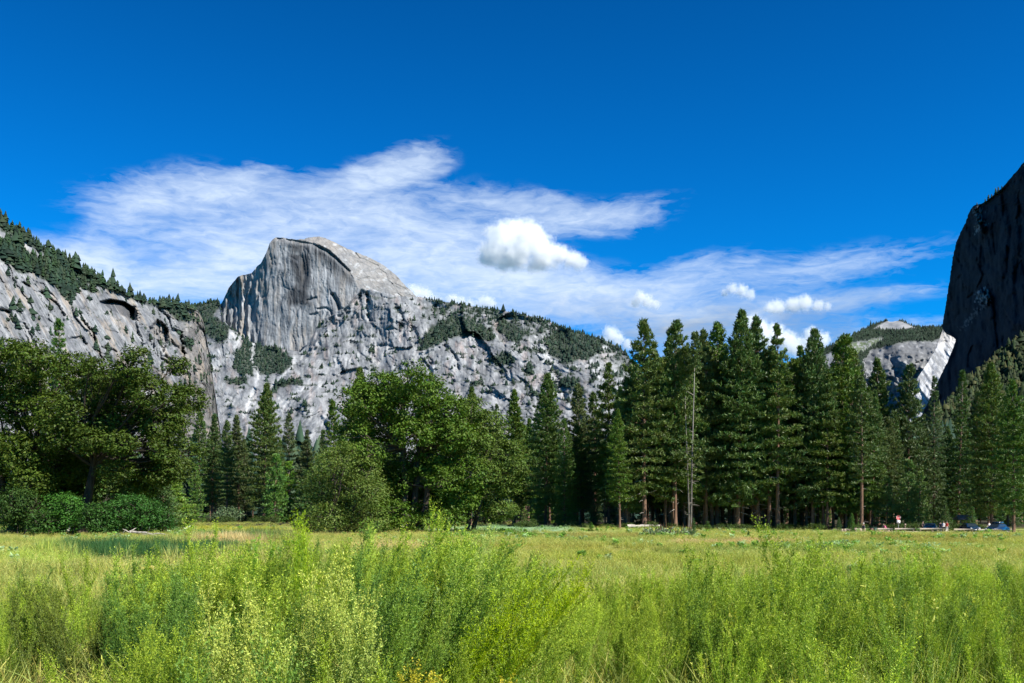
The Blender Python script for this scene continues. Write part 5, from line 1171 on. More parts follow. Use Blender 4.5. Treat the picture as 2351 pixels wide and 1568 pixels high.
def post():
    Y = 172; x = pxx(2078, Y); root = link('marker_post', None, loc=(x, Y, gz(x, Y))); tag(root, 'short wooden marker post right of the stop sign', 'post')
    mb = MB(); mb.box((0, 0, .55), (.16, .16, 1.5)); link('pole', mb.mesh('marker_pole', M_WOOD, False, False), root)
    mb = MB(); mb.box((0, -.1, 1.2), (.3, .03, .3)); link('plaque', mb.mesh('plaque', M_WALLSTONE, False, False), root)
post()
# shelter with a shingled roof
def shelter():
    Y = 181; x = pxx(2216, Y); root = link('shelter', None, loc=(x, Y, gz(x, Y))); tag(root, 'small open shelter with a grey pitched roof behind the road', 'shelter')
    for sx in (-1.25, 1.25):
        for sy in (-.8, .8):
            mb = MB(); mb.box((sx, sy, 1.0), (.16, .16, 2.1)); link('post', mb.mesh('shelter_post', M_WOOD, False, False), root)
    rf = link('roof', None, root, (0, 0, 2.05)); W2, D2, Hh = 1.75, 1.35, .85
    mb = MB(); mb.box((0, 0, .0), (3.0, 1.9, .14)); link('beam', mb.mesh('roof_beam', M_WOOD, False, False), rf)
    for s in (-1, 1):
        for r in range(6):
            f0, f1 = r / 6, (r + 1.12) / 6
            y0, z0 = s * D2 * (1 - f0), Hh * f0 + .05 + .02; y1, z1 = s * D2 * (1 - f1), Hh * f1 + .05
            mb = MB(); inset = .28 * f0
            mb.add([(-W2 + inset, y0, z0), (W2 - inset, y0, z0), (W2 - inset, y1, z1 + .0), (-W2 + inset, y1, z1), (-W2 + inset, y0, z0 - .05), (W2 - inset, y0, z0 - .05), (W2 - inset, y1, z1 - .05), (-W2 + inset, y1, z1 - .05)],
                   [(0, 1, 2, 3), (4, 7, 6, 5), (0, 4, 5, 1), (1, 5, 6, 2), (2, 6, 7, 3), (3, 7, 4, 0)])
            link('shingle_course', mb.mesh('shingle_course', M_SHINGLE, False, False), rf)
    mb = MB(); mb.box((0, .3, .95), (1.8, .08, 1.1)); link('notice_board', mb.mesh('notice_board', M_WOOD, False, False), root)
M_SHINGLE = simple_mat('grey_shingle', (.20, .16, .14), .9, .1, .35, 5)
shelter()
for px, w, lab in ((2211, .9, 'pale stone bench left of the middle parked car'), (2260, 1.2, 'pale stone bench left of the blue parked car')):
    Y = 173; x = pxx(px, Y); root = link('bench', None, loc=(x, Y, gz(x, Y))); tag(root, lab, 'bench', 'pale benches by the wall')
    mb = MB(); mb.box((0, 0, .98), (w, .5, .16)); link('seat', mb.mesh('bench_seat', M_WALLSTONE, False, False), root)
    for s in (-1, 1):
        mb = MB(); mb.box((s * w * .36, 0, .45), (.2, .42, .9)); link('leg', mb.mesh('bench_leg', M_WALLSTONE, False, False), root)
# parked cars
def car_mats(name, c): 
    m, n = new_mat(name); finish(n, pbsdf(n, c, .25, .5, Coat__Weight=.6)); return m
M_GLASS = car_mats('car_glass', (.02, .03, .035)); M_TYRE = simple_mat('tyre', (.02, .02, .02), .9, .2); M_LAMP = car_mats('lamp', (.6, .6, .58))
def car(px, Y, rz, paint, label, tall=1.0, deck=False):
    x = pxx(px, Y); root = link('parked_car', None, loc=(x, Y, gz(x, Y) + .06), rotz=rz); tag(root, label, 'car', 'cars parked along the road')
    L, Wd = 4.5, 1.8; Hh = 1.45 * tall
    prof = np.array([(-2.22, .35), (-2.25, .7), (-2.1, .86), (-1.2, .98), (-.55, Hh - .04), (.2, Hh), (1.2, Hh - .03), (1.85, .98 * tall + .02), (2.18, .92), (2.24, .6), (2.2, .35)])
    ys = np.array([-.9, -.82, .82, .9]); k = len(prof); V = []
    for q, y in enumerate(ys):
        sh = np.where(prof[:, 1] > 1.0, .78, 1.0) * (1.0 if q in (0, 3) else 1.0)
        s2 = .965 if q in (0, 3) else 1.0
        V.append(np.stack([prof[:, 0] * s2, y * sh, .35 + (prof[:, 1] - .35) * (s2 if q in (0, 3) else 1)], 1))
    V = np.concatenate(V); F = []
    for q in range(3):
        for i in range(k): F.append((q * k + i, q * k + (i + 1) % k, (q + 1) * k + (i + 1) % k, (q + 1) * k + i))
    mb = MB(); mb.add(V, F); mb.F[k] = [np.arange(k)[::-1][None], (np.arange(k) + 3 * k)[None]]
    link('body', mb.mesh('car_body', paint, False, False), root)
    def pane(nm, pts):
        mb = MB(); mb.add(pts, [tuple(range(len(pts)))]); link(nm, mb.mesh(nm, M_GLASS, False, False), root)
    pane('windscreen', [(-1.16, -.68, 1.02), (-1.16, .68, 1.02), (-.60, .58, Hh - .07), (-.60, -.58, Hh - .07)] if False else [(-1.17, -.70, 1.03), (-.60, -.60, Hh - .05), (-.60, .60, Hh - .05), (-1.17, .70, 1.03)])
    pane('rear_window', [(1.82, .66, 1.06 * tall), (1.24, .6, Hh - .03), (1.24, -.6, Hh - .03), (1.82, -.66, 1.06 * tall)])
    for s in (-1, 1):
        pane('side_window', [(a, s * (.712 + (.19 * (Hh - b) / (Hh - .98)) * .95), b) for a, b in ((-.95, 1.04), (-.5, Hh - .1), (1.15, Hh - .1), (1.6, 1.05))])
        mb = MB(); mb.box((-2.2, s * .62, .72), (.12, .34, .16)); link('headlight', mb.mesh('headlight', M_LAMP, False, False), root)
        for xx in (-1.4, 1.35):
            a = np.arange(14) * 2 * math.pi / 14; mb = MB(); mb.tube([(xx, s * .70, .33), (xx, s * .92, .33)], .33, 14)
            wh = link('wheel', mb.mesh('car_wheel', M_TYRE, False, False), root); mb = MB(); mb.tube([(xx, s * .915, .33), (xx, s * .935, .33)], .19, 10); link('rim', mb.mesh('rim', M_STEEL, False, False), wh)
    mb = MB(); mb.box((-2.235, 0, .5), (.03, .5, .12)); link('number_plate', mb.mesh('number_plate', M_WHITE, False, False), root)
    if deck:
        mb = MB(); mb.box((.3, 0, Hh + .17), (1.5, 1.0, .3)); link('roof_box', mb.mesh('roof_box', paint, False, False), root)
M_TEAL = car_mats('dark_teal_paint', (.012, .05, .065)); M_NAVY = car_mats('dark_blue_paint', (.010, .035, .07)); M_BLUE = car_mats('blue_paint', (.006, .02, .05))
car(2136, 161, math.radians(62), M_TEAL, 'dark teal car, leftmost of the parked cars, seen from its front corner')
car(2227, 160, math.radians(85), M_NAVY, 'dark blue car parked nose on in front of the shelter', 1.02)
car(2289, 158, math.radians(35), M_BLUE, 'bright blue car with a roof box at the right end of the parked cars', 1.05, True)
# food storage locker and waste bin
def locker():
    Y = 152; x = pxx(2003, Y); root = link('storage_locker', None, loc=(x, Y, gz(x, Y))); tag(root, 'low dark green and brown metal storage locker beside the road', 'locker')
    g = simple_mat('green_paint', (.012, .05, .03), .6, .3); b = simple_mat('brown_paint', (.07, .03, .02), .6, .3)
    mb = MB(); mb.box((0, 0, .55), (1.1, .8, 1.1)); link('body', mb.mesh('locker_body', b, False, False), root)
    mb = MB(); mb.box((.30, -.415, .55), (.46, .03, .9)); link('door', mb.mesh('locker_door', g, False, False), root); mb = MB(); mb.box((-.24, -.415, .55), (.46, .03, .9)); link('door', mb.mesh('locker_door', b, False, False), root)
    mb = MB(); mb.box((0, 0, 1.13), (1.2, .9, .06)); link('lid', mb.mesh('locker_lid', g, False, False), root)
locker()
# log rails on short posts at the edge of the road
for i, (a, b) in enumerate(((2015, 2050), (2054, 2100), (2108, 2170), (2190, 2236), (2245, 2300))):
    Y = 148.5; x0, x1 = pxx(a, Y), pxx(b, Y); xm = (x0 + x1) / 2; root = link('log_rail', None, loc=(xm, Y, gz(xm, Y)))
    tag(root, 'low log rail at the meadow edge ' + ['right of the storage locker', 'in front of the stop sign', 'in front of the leftmost parked car', 'in front of the middle parked car', 'in front of the bright blue car'][i], 'rail', 'log rails along the road edge')
    mb = MB(); mb.tube([(x0 - xm, 0, .5), (x1 - xm, 0, .48)], [.14, .12], 7); link('rail', mb.mesh('log_rail', M_LOG, True, False), root)
    for s in (-.85, 0, .85):
        mb = MB(); mb.box(((x1 - x0) / 2 * s, .0, .18), (.16, .16, .5)); link('post', mb.mesh('rail_post', M_WOOD, False, False), root)
# people
M_SKIN = simple_mat('skin', (.45, .27, .19), .6, .3, .05); M_HAIR = simple_mat('dark_hair', (.03, .02, .015), .7, .3, .1)
def person(px, Y, rz, top, legs, label, bend=0.0, hat=None, s=1.0):
    x = pxx(px, Y); root = link('person', None, loc=(x, Y, gz(x, Y) + .03), rotz=rz); root.scale = (s, s, s); tag(root, label, 'person')
    b = bend; hip = np.array([0, 0, .92])
    def fwd(h, o=0.0): return hip + np.array([0, -math.sin(b) * h - o, math.cos(b) * h])
    def skin(nm, verts, edges, radii, mat, par, root_i=0):
        me = bpy.data.meshes.new(nm); me.from_pydata([tuple(v) for v in verts], edges, []); me.materials.append(mat)
        o = link(nm, me, par); sk = o.modifiers.new('skin', 'SKIN')
        for q, r in enumerate(radii): me.skin_vertices[0].data[q].radius = r if isinstance(r, tuple) else (r, r); me.skin_vertices[0].data[q].use_root = (q == root_i)
        sb = o.modifiers.new('sub', 'SUBSURF'); sb.levels = 1; sb.render_levels = 1
        for p in me.polygons: p.use_smooth = True
        return o
    for nm in ('body',):
        me = bpy.data.meshes.new('person_body')
        vs = [hip, fwd(.25), fwd(.48), fwd(.58), fwd(.70), fwd(.80), fwd(.86)]; ed = [(0, 1), (1, 2), (2, 3), (3, 4), (4, 5), (5, 6)]; rd = [(.16, .11), (.14, .10), (.17, .11), (.06, .06), (.095, .10), (.10, .11), (.06, .06)]
        for sx in (-1, 1):
            k = len(vs); sh = fwd(.50) + [sx * .20, 0, 0]; el = sh + np.array([sx * .06, -.05 - .1 * b, -.28]); wr = el + np.array([-sx * .02, -.12 - .1 * b, -.20]); hd = wr + np.array([0, -.04, -.08])
            vs += [sh, el, wr, hd]; ed += [(2, k), (k, k + 1), (k + 1, k + 2), (k + 2, k + 3)]; rd += [.062, .045, .035, .035]
            k = len(vs); kn = np.array([sx * .11, -.03, .50]); an = np.array([sx * .12, .02, .09]); to = np.array([sx * .13, -.14, .045])
            vs += [hip + [sx * .09, 0, -.06], kn, an, to]; ed += [(0, k), (k, k + 1), (k + 1, k + 2), (k + 2, k + 3)]; rd += [.095, .065, .045, .042]
        me.from_pydata([tuple(v) for v in vs], ed, [])
        for m_ in (M_SKIN,): me.materials.append(m_)
        o = link('body', me, root); bpy.context.view_layer.objects.active = o
        if not me.skin_vertices: o.modifiers.new('skin', 'SKIN')
        if me.skin_vertices:
            for q, r in enumerate(rd): me.skin_vertices[0].data[q].radius = r if isinstance(r, tuple) else (r, r); me.skin_vertices[0].data[q].use_root = (q == 0)
        sb = o.modifiers.new('sub', 'SUBSURF'); sb.levels = 1; sb.render_levels = 1
    mb = MB(); mb.tube([hip + [0, 0, -.04], fwd(.12), fwd(.3), fwd(.46), fwd(.545)], [.185, .18, .185, .20, .11], 10)
    for sx in (-1, 1):
        sh = fwd(.50) + [sx * .18, 0, 0]; el = sh + np.array([sx * .05, -.04 - .08 * b, -.20]); mb.tube([sh, el], [.085, .07], 7)
    link('shirt', mb.mesh('shirt', top, True, False), root)
    mb = MB(); mb.tube([hip + [0, 0, .02], hip + [0, 0, -.10]], [.185, .17], 10)
    for sx in (-1, 1): mb.tube([hip + [sx * .09, 0, -.04], np.array([sx * .11, -.03, .50]), np.array([sx * .12, .02, .12])], [.11, .085, .07], 8)
    link('trousers', mb.mesh('trousers', legs, True, False), root)
    hc = fwd(.78); u = np.linspace(0, math.pi / 2, 5); mb = MB(); P = [hc + np.array([0, .02, .02 + .115 * math.sin(a)]) for a in u]; mb.tube(P, [.118 * math.cos(a) + .004 for a in u], 9)
    hm = link('hair' if hat is None else 'hat', mb.mesh('hair', hat or M_HAIR, True, False), root)
pk = simple_mat('pink_cloth', (.55, .12, .22), .9, .1); dk = simple_mat('dark_cloth', (.03, .03, .04), .9, .1); wh = simple_mat('white_cloth', (.7, .68, .64), .9, .1); rd_ = simple_mat('red_cloth', (.30, .04, .035), .9, .1); tn = simple_mat('tan_cloth', (.38, .28, .18), .9, .1); bl = simple_mat('blue_cloth', (.04, .08, .18), .9, .1)
person(2033, 152, math.radians(-60), pk, dk, 'person in a pink top bending forward near the storage locker', .65)
person(1983, 154, math.radians(200), dk, tn, 'person with a pale hat and dark top by the orange trunk', .05, wh)
person(2119, 163, math.radians(30), dk, dk, 'person in dark clothes left of the leftmost parked car')
person(2159, 160, math.radians(10), dk, bl, 'person in a black top just right of the leftmost parked car')
person(2166, 164, math.radians(150), wh, dk, 'person in a white top behind the leftmost parked car')
person(2174, 165, math.radians(0), rd_, wh, 'person in a red top and white trousers between the parked cars')
person(2271, 165, math.radians(40), wh, bl, 'person in a white top left of the bright blue car')

# ------------------------------------------------------------------ dead wood and single plants in the meadow
def deadfall():
    px, py = 330, 1236; Y = EYE * FOC / (py - HY); x = pxx(px, Y); root = link('fallen_branches', None, loc=(x, Y, gz(x, Y))); tag(root, 'tangle of dead grey brown branches lying before the left bushes', 'dead branches')
    rs = RS(611); k = Y / FOC
    def B(a, b, r0, r1, dy=0.0):
        mb = MB(); p0 = np.array([(a[0] - px) * k, dy, max((py - a[1]) * k, .05)]); p1 = np.array([(b[0] - px) * k, dy + rs.uniform(-.5, .5), max((py - b[1]) * k, .05)])
        limb(mb, p0, p1, r0, r1, rs, 6, .10, DEADWOOD * rs.uniform(.5, .95)); link('branch', mb.mesh('dead_branch', M_BARK, True), root)
    for a, b, r0, r1 in (((300, 1222), (368, 1237), .16, .09), ((310, 1226), (402, 1238), .12, .04), ((330, 1232), (395, 1236), .13, .05), ((303, 1224), (313, 1214), .08, .03), ((300, 1224), (288, 1216), .08, .03), ((286, 1217), (280, 1226), .06, .03), ((340, 1232), (352, 1210), .05, .02), ((355, 1235), (372, 1226), .06, .02), ((384, 1237), (394, 1229), .04, .015), ((325, 1233), (350, 1238), .12, .08), ((318, 1228), (345, 1230), .10, .05), ((340, 1236), (375, 1239), .10, .05)): B(a, b, r0, r1, rs.uniform(-.6, .6))
deadfall()
def log(name, lab, a, b, Y, r0, r1, cat='log', colr=DEADWOOD):
    x = pxx(a[0], Y); root = link(name, None, loc=(x, Y, gz(x, Y))); tag(root, lab, cat); mb = MB(); rs = RS(int(a[0])); k = Y / FOC
    zz = lambda p: max(EYE + (HY - p[1]) * k, r0 * .7)
    limb(mb, (0, 0, zz(a)), ((b[0] - a[0]) * k, 1.2, zz(b)), r0, r1, rs, 8, .03, colr, 8); link('trunk', mb.mesh(name, M_BARK, True), root)
    for i in range(4):
        mb = MB(); f = rs.uniform(.2, .9); p = np.array([(b[0] - a[0]) * k * f, 1.2 * f, zz(a) * (1 - f) + zz(b) * f]); limb(mb, p, p + [rs.uniform(-.6, .9), rs.uniform(-.4, .4), rs.uniform(.2, .7)], .05, .015, rs, 4, .1, colr * .9, 4); link('branch', mb.mesh('log_branch', M_BARK, True), root)
log('fallen_log', 'pale fallen log lying at the foot of the tall stand', (1440, 1208), (1521, 1213), 186, .38, .2)
log('fallen_log', 'broken dead trunk lying under the big round oak', (905, 1216), (938, 1203), 128, .16, .08)
log('fallen_log', 'dead grey limb sprawling under the right side of the round oak', (985, 1210), (1040, 1214), 131, .14, .06)
log('tree_stump', 'broken pale stump standing before the left bushes', (155, 1218), (153, 1203), 116, .16, .10, 'stump')
log('white_stake', 'short white stake in the left meadow', (423, 1217), (424, 1207), 150, .07, .06, 'stake', np.array([.75, .74, .7]))
def mullein(px, py, h, label, q):
    Y = EYE * FOC / (py - HY); x = pxx(px, Y); root = link('mullein', None, loc=(x, Y, gz(x, Y))); tag(root, label, 'plant', 'dried mullein stalks in the meadow'); rs = RS(int(px * 7))
    mb = MB(); mb.tube([(0, 0, 0), (rs.normal() * .03, 0, h * .55), (rs.normal() * .07, 0, h)], [.025, .045, .02], 5, np.array([.17, .095, .05])); link('stalk', mb.mesh('mullein_stalk', M_BARK, False), root)
    mb = MB(); a = rs.uniform(0, 6.28, 26); zz = rs.uniform(.02, .55, 26) ** 1.2 * min(h, 1.3); C = np.stack([.06 * np.cos(a), .06 * np.sin(a), zz], 1); D = np.stack([np.cos(a), np.sin(a), .7 + 0 * a], 1)
    V, F, c = spikes(rs, C, D, 2, .34, .22, np.tile(np.array([.20, .26, .16]), (26, 1)), .25, .25); mb.add(V, F, c); link('rosette', mb.mesh('mullein_rosette', M_WEED), root)
_m = random.Random(62)
for i in range(24):
    px = _m.uniform(1478, 1590); h = _m.uniform(.9, 1.9)
    if i in (3, 9): h = 2.6
    mullein(px, _m.uniform(1226, 1235), h, 'brown dried mullein stalk in the group standing before the tall pines' if h < 2.5 else ('tallest brown mullein stalk of the group before the tall pines' if i == 3 else 'second tall brown mullein stalk of the group before the pines'), i)
def sapling(px, top, py, lab, q=.9, key='young_pine'):
    Y = EYE * FOC / (py - HY); put_conifer(key, px, top, Y, lab, 'saplings in the meadow', 'sapling', wide=q)
sapling(1718, 1218, 1239, 'small dark pine sapling alone in the meadow before the tall stand', 1.5)
sapling(1592, 1190, 1230, 'sapling on a thin bare stem among the mullein stalks', 1.0); sapling(1625, 1196, 1217, 'bushy young pine right of the mullein stalks', 1.6)
sapling(1357, 1199, 1220, 'small bright green shrub like pine in front of the slender pines', 1.8); sapling(1672, 1205, 1216, 'tiny dark sapling at the stand edge right of the bushy one', 1.6); sapling(1806, 1208, 1219, 'tiny dark sapling below the heavily branched pine', 1.8); sapling(1776, 1212, 1222, 'very small dark seedling pine in the meadow right of the lone sapling', 1.8)

# single tall weeds of the foreground that stand out from the mass
def lone_weed(px, Y, H, n_st, lean, azd, tint, label, bud=.25, spread=.28, rad=.25, seed=0, nb=70, leaf=.017):
    rs = RS(700 + seed); mb = MB(); tint = np.array(tint)
    for j in range(n_st):
        a = rs.uniform(0, 6.28); r = rad * rs.uniform(0, 1) ** .5
        weed(mb, rs, r * math.cos(a), r * math.sin(a), H * rs.uniform(.75, 1.05), abs(lean + rs.normal() * .07), math.radians(azd) + rs.normal() * .35, nb, leaf, 36, tint * 1.1, tint * np.array([.55, .66, .85]), spread, bud)
    x = pxx(px, Y); o = link('tall_weed', mb.mesh('tall_weed', M_WEED), None, (x, Y, gz(x, Y) - .03)); tag(o, label, 'weed', 'weeds that stand out of the foreground'); return o
YG = (.42, .55, .055); GG = (.22, .38, .05); YY = (.44, .52, .065)
for a in ((590, 6.4, 1.50, 13, .16, 60, YY, 'large yellowish flowering weed clump in the near foreground, left of centre', .45, .22, .48, 1), (700, 6.2, 1.30, 9, .1, 90, (.40, .50, .07), 'yellow green flowering weed clump right beside the large yellowish one', .6, .26, .35, 2),
          (130, 10.0, 1.25, 10, .42, 150, (.15, .20, .03), 'dark feathery weed bush arching left, near the left edge', .1, .24, .40, 3), (225, 10.5, 1.15, 7, .38, 20, (.17, .22, .03), 'dark feathery weed bush arching right, near the left edge', .1, .24, .35, 4),
          (570, 10.8, 1.78, 3, .05, 60, GG, 'slim dark green weed rising above the others, left of the oak', .1, .16, .15, 5), (725, 10.5, 1.95, 4, .14, 130, (.30, .42, .06), 'tall weed with a bare leaning stem under the left edge of the round oak', .2, .20, .2, 6),
          (845, 11.5, 2.02, 3, .03, 60, YG, 'tallest weed, its tip standing against the round oak', .2, .16, .15, 7), (1010, 11.0, 1.75, 6, .22, 20, YG, 'bushy tall weed standing before the right side of the round oak', .3, .2, .3, 8),
          (1120, 8.8, 1.55, 5, .62, 8, (.31, .37, .035), 'long weed stems leaning far to the right in the middle foreground', .25, .24, .3, 9), (1010, 7.4, 1.40, 6, .55, 10, (.27, .34, .03), 'weed clump bent to the right below the leaning stems', .3, .26, .35, 10),
          (1690, 13.0, 1.40, 4, .05, 60, YG, 'upright weed clump in the right foreground below the tall pines', .2, .22, .3, 11), (1830, 14.0, 1.55, 4, .06, 60, YG, 'upright weed clump right of centre with the highest tips on that side', .2, .22, .3, 12), (1990, 15.0, 1.30, 4, .06, 60, (.30, .34, .04), 'pale upright weed clump at right, below the stop sign', .2, .22, .3, 13),
          (1870, 5.6, .95, 3, .1, 60, YY, 'small yellow flowering weed at the bottom right', .8, .24, .2, 14), (930, 5.6, 1.0, 5, .35, 20, (.40, .38, .03), 'low yellow weed tips at the bottom centre', .7, .26, .3, 15)):
    lone_weed(a[0], a[1], a[2], a[3], a[4], a[5], a[6], a[7], a[8], a[9], a[10], a[11])

def umbel(px, py, Y, label):
    x = pxx(px, Y); z0 = gz(x, Y); h = EYE + (HY - py) / FOC * Y - z0; root = link('umbel_flower', None, loc=(x, Y, z0)); tag(root, label, 'flower', 'pale umbel flowers'); rs = RS(int(px))
    mb = MB(); mb.tube([(0, 0, 0), (.02, 0, h * .6), (.03, 0, h)], [.006, .005, .003], 4, (.2, .28, .06)); link('stem', mb.mesh('umbel_stem', M_WEED), root)
    mb = MB(); a = rs.uniform(0, 6.28, 60); r = .11 * np.sqrt(rs.uniform(0, 1, 60)); C = np.stack([.03 + r * np.cos(a), r * np.sin(a), h + .03 - r * .2], 1)
    V, F, c = spikes(rs, C, np.tile([0, 0, 1.0], (60, 1)), 2, .03, .03, np.tile(np.array([.66, .60, .22]), (60, 1)), .15); mb.add(V, F, c); link('flower_head', mb.mesh('umbel_head', M_WEED), root)
umbel(336, 1306, 15.5, 'pale yellow umbel flower left of two in the left meadow'); umbel(400, 1324, 14.5, 'pale yellow umbel flower right of two in the left meadow')
# ------------------------------------------------------------------ conifers on the rock walls
def mini_tree(rs, tiers, k, col, slim=.24, jag=.5):
    V, F, C = [], [], []; n_ = 0
    for t in range(tiers):
        z0 = .08 + .80 * t / tiers; z1 = min(z0 + 1.35 / tiers, 1.0) if t < tiers - 1 else 1.0; r = slim * (1 - z0) ** .8 + .015
        a = np.arange(k) * 2 * np.pi / k + rs.uniform(0, 6)
        rr = r * (1 + jag * rs.uniform(-1, 1, k)); ring = np.stack([rr * np.cos(a), rr * np.sin(a), z0 - .03 + .07 * rs.uniform(-1, 1, k)], 1)
        tip = np.array([[rs.normal() * .015, rs.normal() * .015, z1]])
        V += [ring, tip]; i = np.arange(k); F.append(np.stack([i, (i + 1) % k, np.full(k, k)], 1) + n_); n_ += k + 1
        C.append(np.tile(np.array(col) * rs.uniform(.75, 1.3), (k + 1, 1)))
    return np.concatenate(V), np.concatenate(F), np.concatenate(C)
def mini_bush(rs, col, k=7):
    a = np.arange(k) * 2 * np.pi / k
    r1 = .5 * (1 + .3 * rs.uniform(-1, 1, k)); r2 = .36 * (1 + .3 * rs.uniform(-1, 1, k))
    V = np.concatenate([np.stack([r1 * np.cos(a), r1 * np.sin(a), 0 * a + .1 * rs.uniform(0, 1, k)], 1), np.stack([r2 * np.cos(a + .3), r2 * np.sin(a + .3), .5 + .15 * rs.uniform(-1, 1, k)], 1), [[0, 0, .85]]])
    i = np.arange(k); j = (i + 1) % k
    F = np.concatenate([np.stack([i, j, k + i], 1), np.stack([j, k + j, k + i], 1), np.stack([k + i, k + j, np.full(k, 2 * k)], 1)])
    return V, F, np.tile(np.array(col), (2 * k + 1, 1)) * rs.uniform(.8, 1.2, (2 * k + 1, 1))
def forest_stuff(name, label, mt, veg, n_, box, h0, h1, cols, seed, bush=.2, thr=.35, tiers=2, k=5):
    rs = RS(seed); px = rs.uniform(box[0], box[2], n_); py = rs.uniform(box[1], box[3], n_)
    v = veg(px, py); P, ok = on_mount(mt, px, py); keep = ok & (v > thr + .45 * rs.uniform(0, 1, n_)); P = P[keep]
    mb = MB()
    pool = [mini_tree(rs, tiers, k, (1, 1, 1)) for _ in range(14)] + [mini_bush(rs, (1, 1, 1)) for _ in range(6)]
    for p in P:
        b = rs.uniform() < bush; V, F, C = pool[rs.randint(14, 20) if b else rs.randint(0, 14)]
        h = rs.uniform(h0, h1) * (.45 if b else 1) * math.exp(rs.normal() * .28); w = h * rs.uniform(.7, 1.6); a = rs.uniform(0, 6.28); c_, s_ = math.cos(a), math.sin(a)
        R = np.array([[c_, -s_, 0], [s_, c_, 0], [0, 0, 1]])
        mb.add((V * [w, w, h]) @ R.T + p - [0, 0, .06 * h], F, C * (np.array(cols[rs.randint(len(cols))]) * rs.uniform(.7, 1.3)))
    o = link(name, mb.mesh(name, M_FARTREE)); o['kind'] = 'stuff'; o['label'] = label; return len(P)
DG = [(.015, .036, .024), (.021, .044, .027), (.012, .029, .021), (.030, .052, .028)]
c1 = forest_stuff('ridge_forest', 'dark conifers and brush on the granite ridge', 'granite_ridge', ridge_veg, 26000, (428, 680, 1500, 960), 11, 22, DG, 801, .25)
c2 = forest_stuff('cliff_forest', 'conifers and brush on the rim and ledges of the left cliff', 'cliff_wall', cliff_veg, 9000, (-20, 500, 505, 1000), 12, 24, DG, 802, .35, tiers=3, k=6)
c3 = forest_stuff('hill_forest', 'dark woods of the far bald hill', 'bald_hill', lambda a, b: hill_veg(a, b)[0], 24000, (1790, 735, 2250, 960), 8, 17, [(.016, .036, .020), (.022, .042, .022)], 803, .1)
c4 = forest_stuff('talus_brush', 'olive brush on the slope at the right', 'talus_slope', lambda a, b: sstep(-.55, .1, fbm(a / 16, b / 10, 4, 185)), 9000, (2130, 640, 2500, 1150), 5, 11, [(.034, .048, .014), (.024, .042, .012), (.052, .056, .018), (.015, .028, .010)], 804, .75, thr=.15)
def valley_woods():
    rs = RS(830); mb = MB(); pool = [mini_tree(rs, 6, 7, (1, 1, 1), rs.uniform(.15, .22), .45) for _ in range(10)]
    for i in range(1500):
        Y = rs.uniform(440, 1100); px = rs.uniform(150, 2460); 
        if px > 2050: Y = rs.uniform(400, 560)
        h = rs.uniform(26, 46); V, F, C = pool[rs.randint(10)]; a = rs.uniform(0, 6.28); c_, s_ = math.cos(a), math.sin(a); x = (px - CX) / FOC * Y
        mb.add((V * h) @ np.array([[c_, -s_, 0], [s_, c_, 0], [0, 0, 1]]).T + [x, Y, 0], F, C * np.array(DG[rs.randint(4)]) * 1.4 * rs.uniform(.7, 1.3))
    o = link('distant_woods', mb.mesh('distant_woods', M_FARTREE)); o['kind'] = 'stuff'; o['label'] = 'far woods on the valley floor seen between the nearer trees'
valley_woods()
# single trees one can pick out on the skylines and the rim of the left cliff
rs = RS(820); variants = []
for i in range(5):
    V, F, C = mini_tree(rs, 6, 8, (.024, .046, .022), [.20, .24, .17, .27, .21][i], .5)
    mb = MB(); mb.add(V, F, C); mb.tube([(0, 0, -.06), (0, 0, .3)], [.018, .012], 5, (.10, .07, .05)); variants.append(mb.mesh('distant_conifer', M_FARTREE))
def ridge_tree(mt, px, py, h, label, group):
    P, ok = on_mount(mt, np.array([px]), np.array([py])); o = link('distant_conifer', variants[rs.randint(5)], None, tuple(P[0] - [0, 0, .04 * h]), rs.uniform(0, 6.28)); o.scale = (h * rs.uniform(.8, 1.25),) * 2 + (h,)
    tag(o, label, 'conifer', group)
top_of = lambda mt, px: float(np.interp(px, MOUNT[mt]['xs'], MOUNT[mt]['top']))
for i in range(70):
    px = rs.uniform(0, 440); ridge_tree('cliff_wall', px, top_of('cliff_wall', px) + rs.uniform(1, 5), rs.uniform(12, 27) * (1 if px < 290 else .7), 'conifer on the left cliff skyline, ' + ('near the photo edge' if px < 90 else 'above the slanting woods' if px < 215 else 'above the dark arch' if px < 320 else 'where the cliff top levels out'), 'conifers on the skyline of the left cliff')
for px, h in ((12, 30), (65, 30), (108, 32), (122, 30), (236, 34), (262, 26), (270, 28), (160, 30), (178, 32), (195, 28)): ridge_tree('cliff_wall', px, top_of('cliff_wall', px) + 3, h, 'tall conifer overtopping its neighbours on the left cliff skyline', 'conifers on the skyline of the left cliff')
def wall_tree(px, h, label, group):
    M = MOUNT['shaded_cliff']; py = top_of('shaded_cliff', px) + 4; Y = float(M['edge'](np.array([px]), np.array([py]))[0]) + 8
    o = link('distant_conifer', variants[rs.randint(5)], None, tuple(at(px, py, Y) - [0, 0, 3]), rs.uniform(0, 6.28)); o.scale = (h,) * 3; tag(o, label, 'conifer', group)
n0 = 0
while n0 < 90:
    px, py = rs.uniform(0, 330), rs.uniform(520, 760)
    if cliff_veg(np.array([px]), np.array([py]))[0] > .8 and on_mount('cliff_wall', np.array([px]), np.array([py]))[1][0]:
        ridge_tree('cliff_wall', px, py, rs.uniform(18, 32), 'dark conifer in the slanting woods of the left cliff, ' + ('near the photo edge' if px < 60 else 'upper part' if py < 600 else 'lower tongue above the slab' if px < 190 else 'right end by the arch'), 'conifers in the wooded band of the left cliff'); n0 += 1
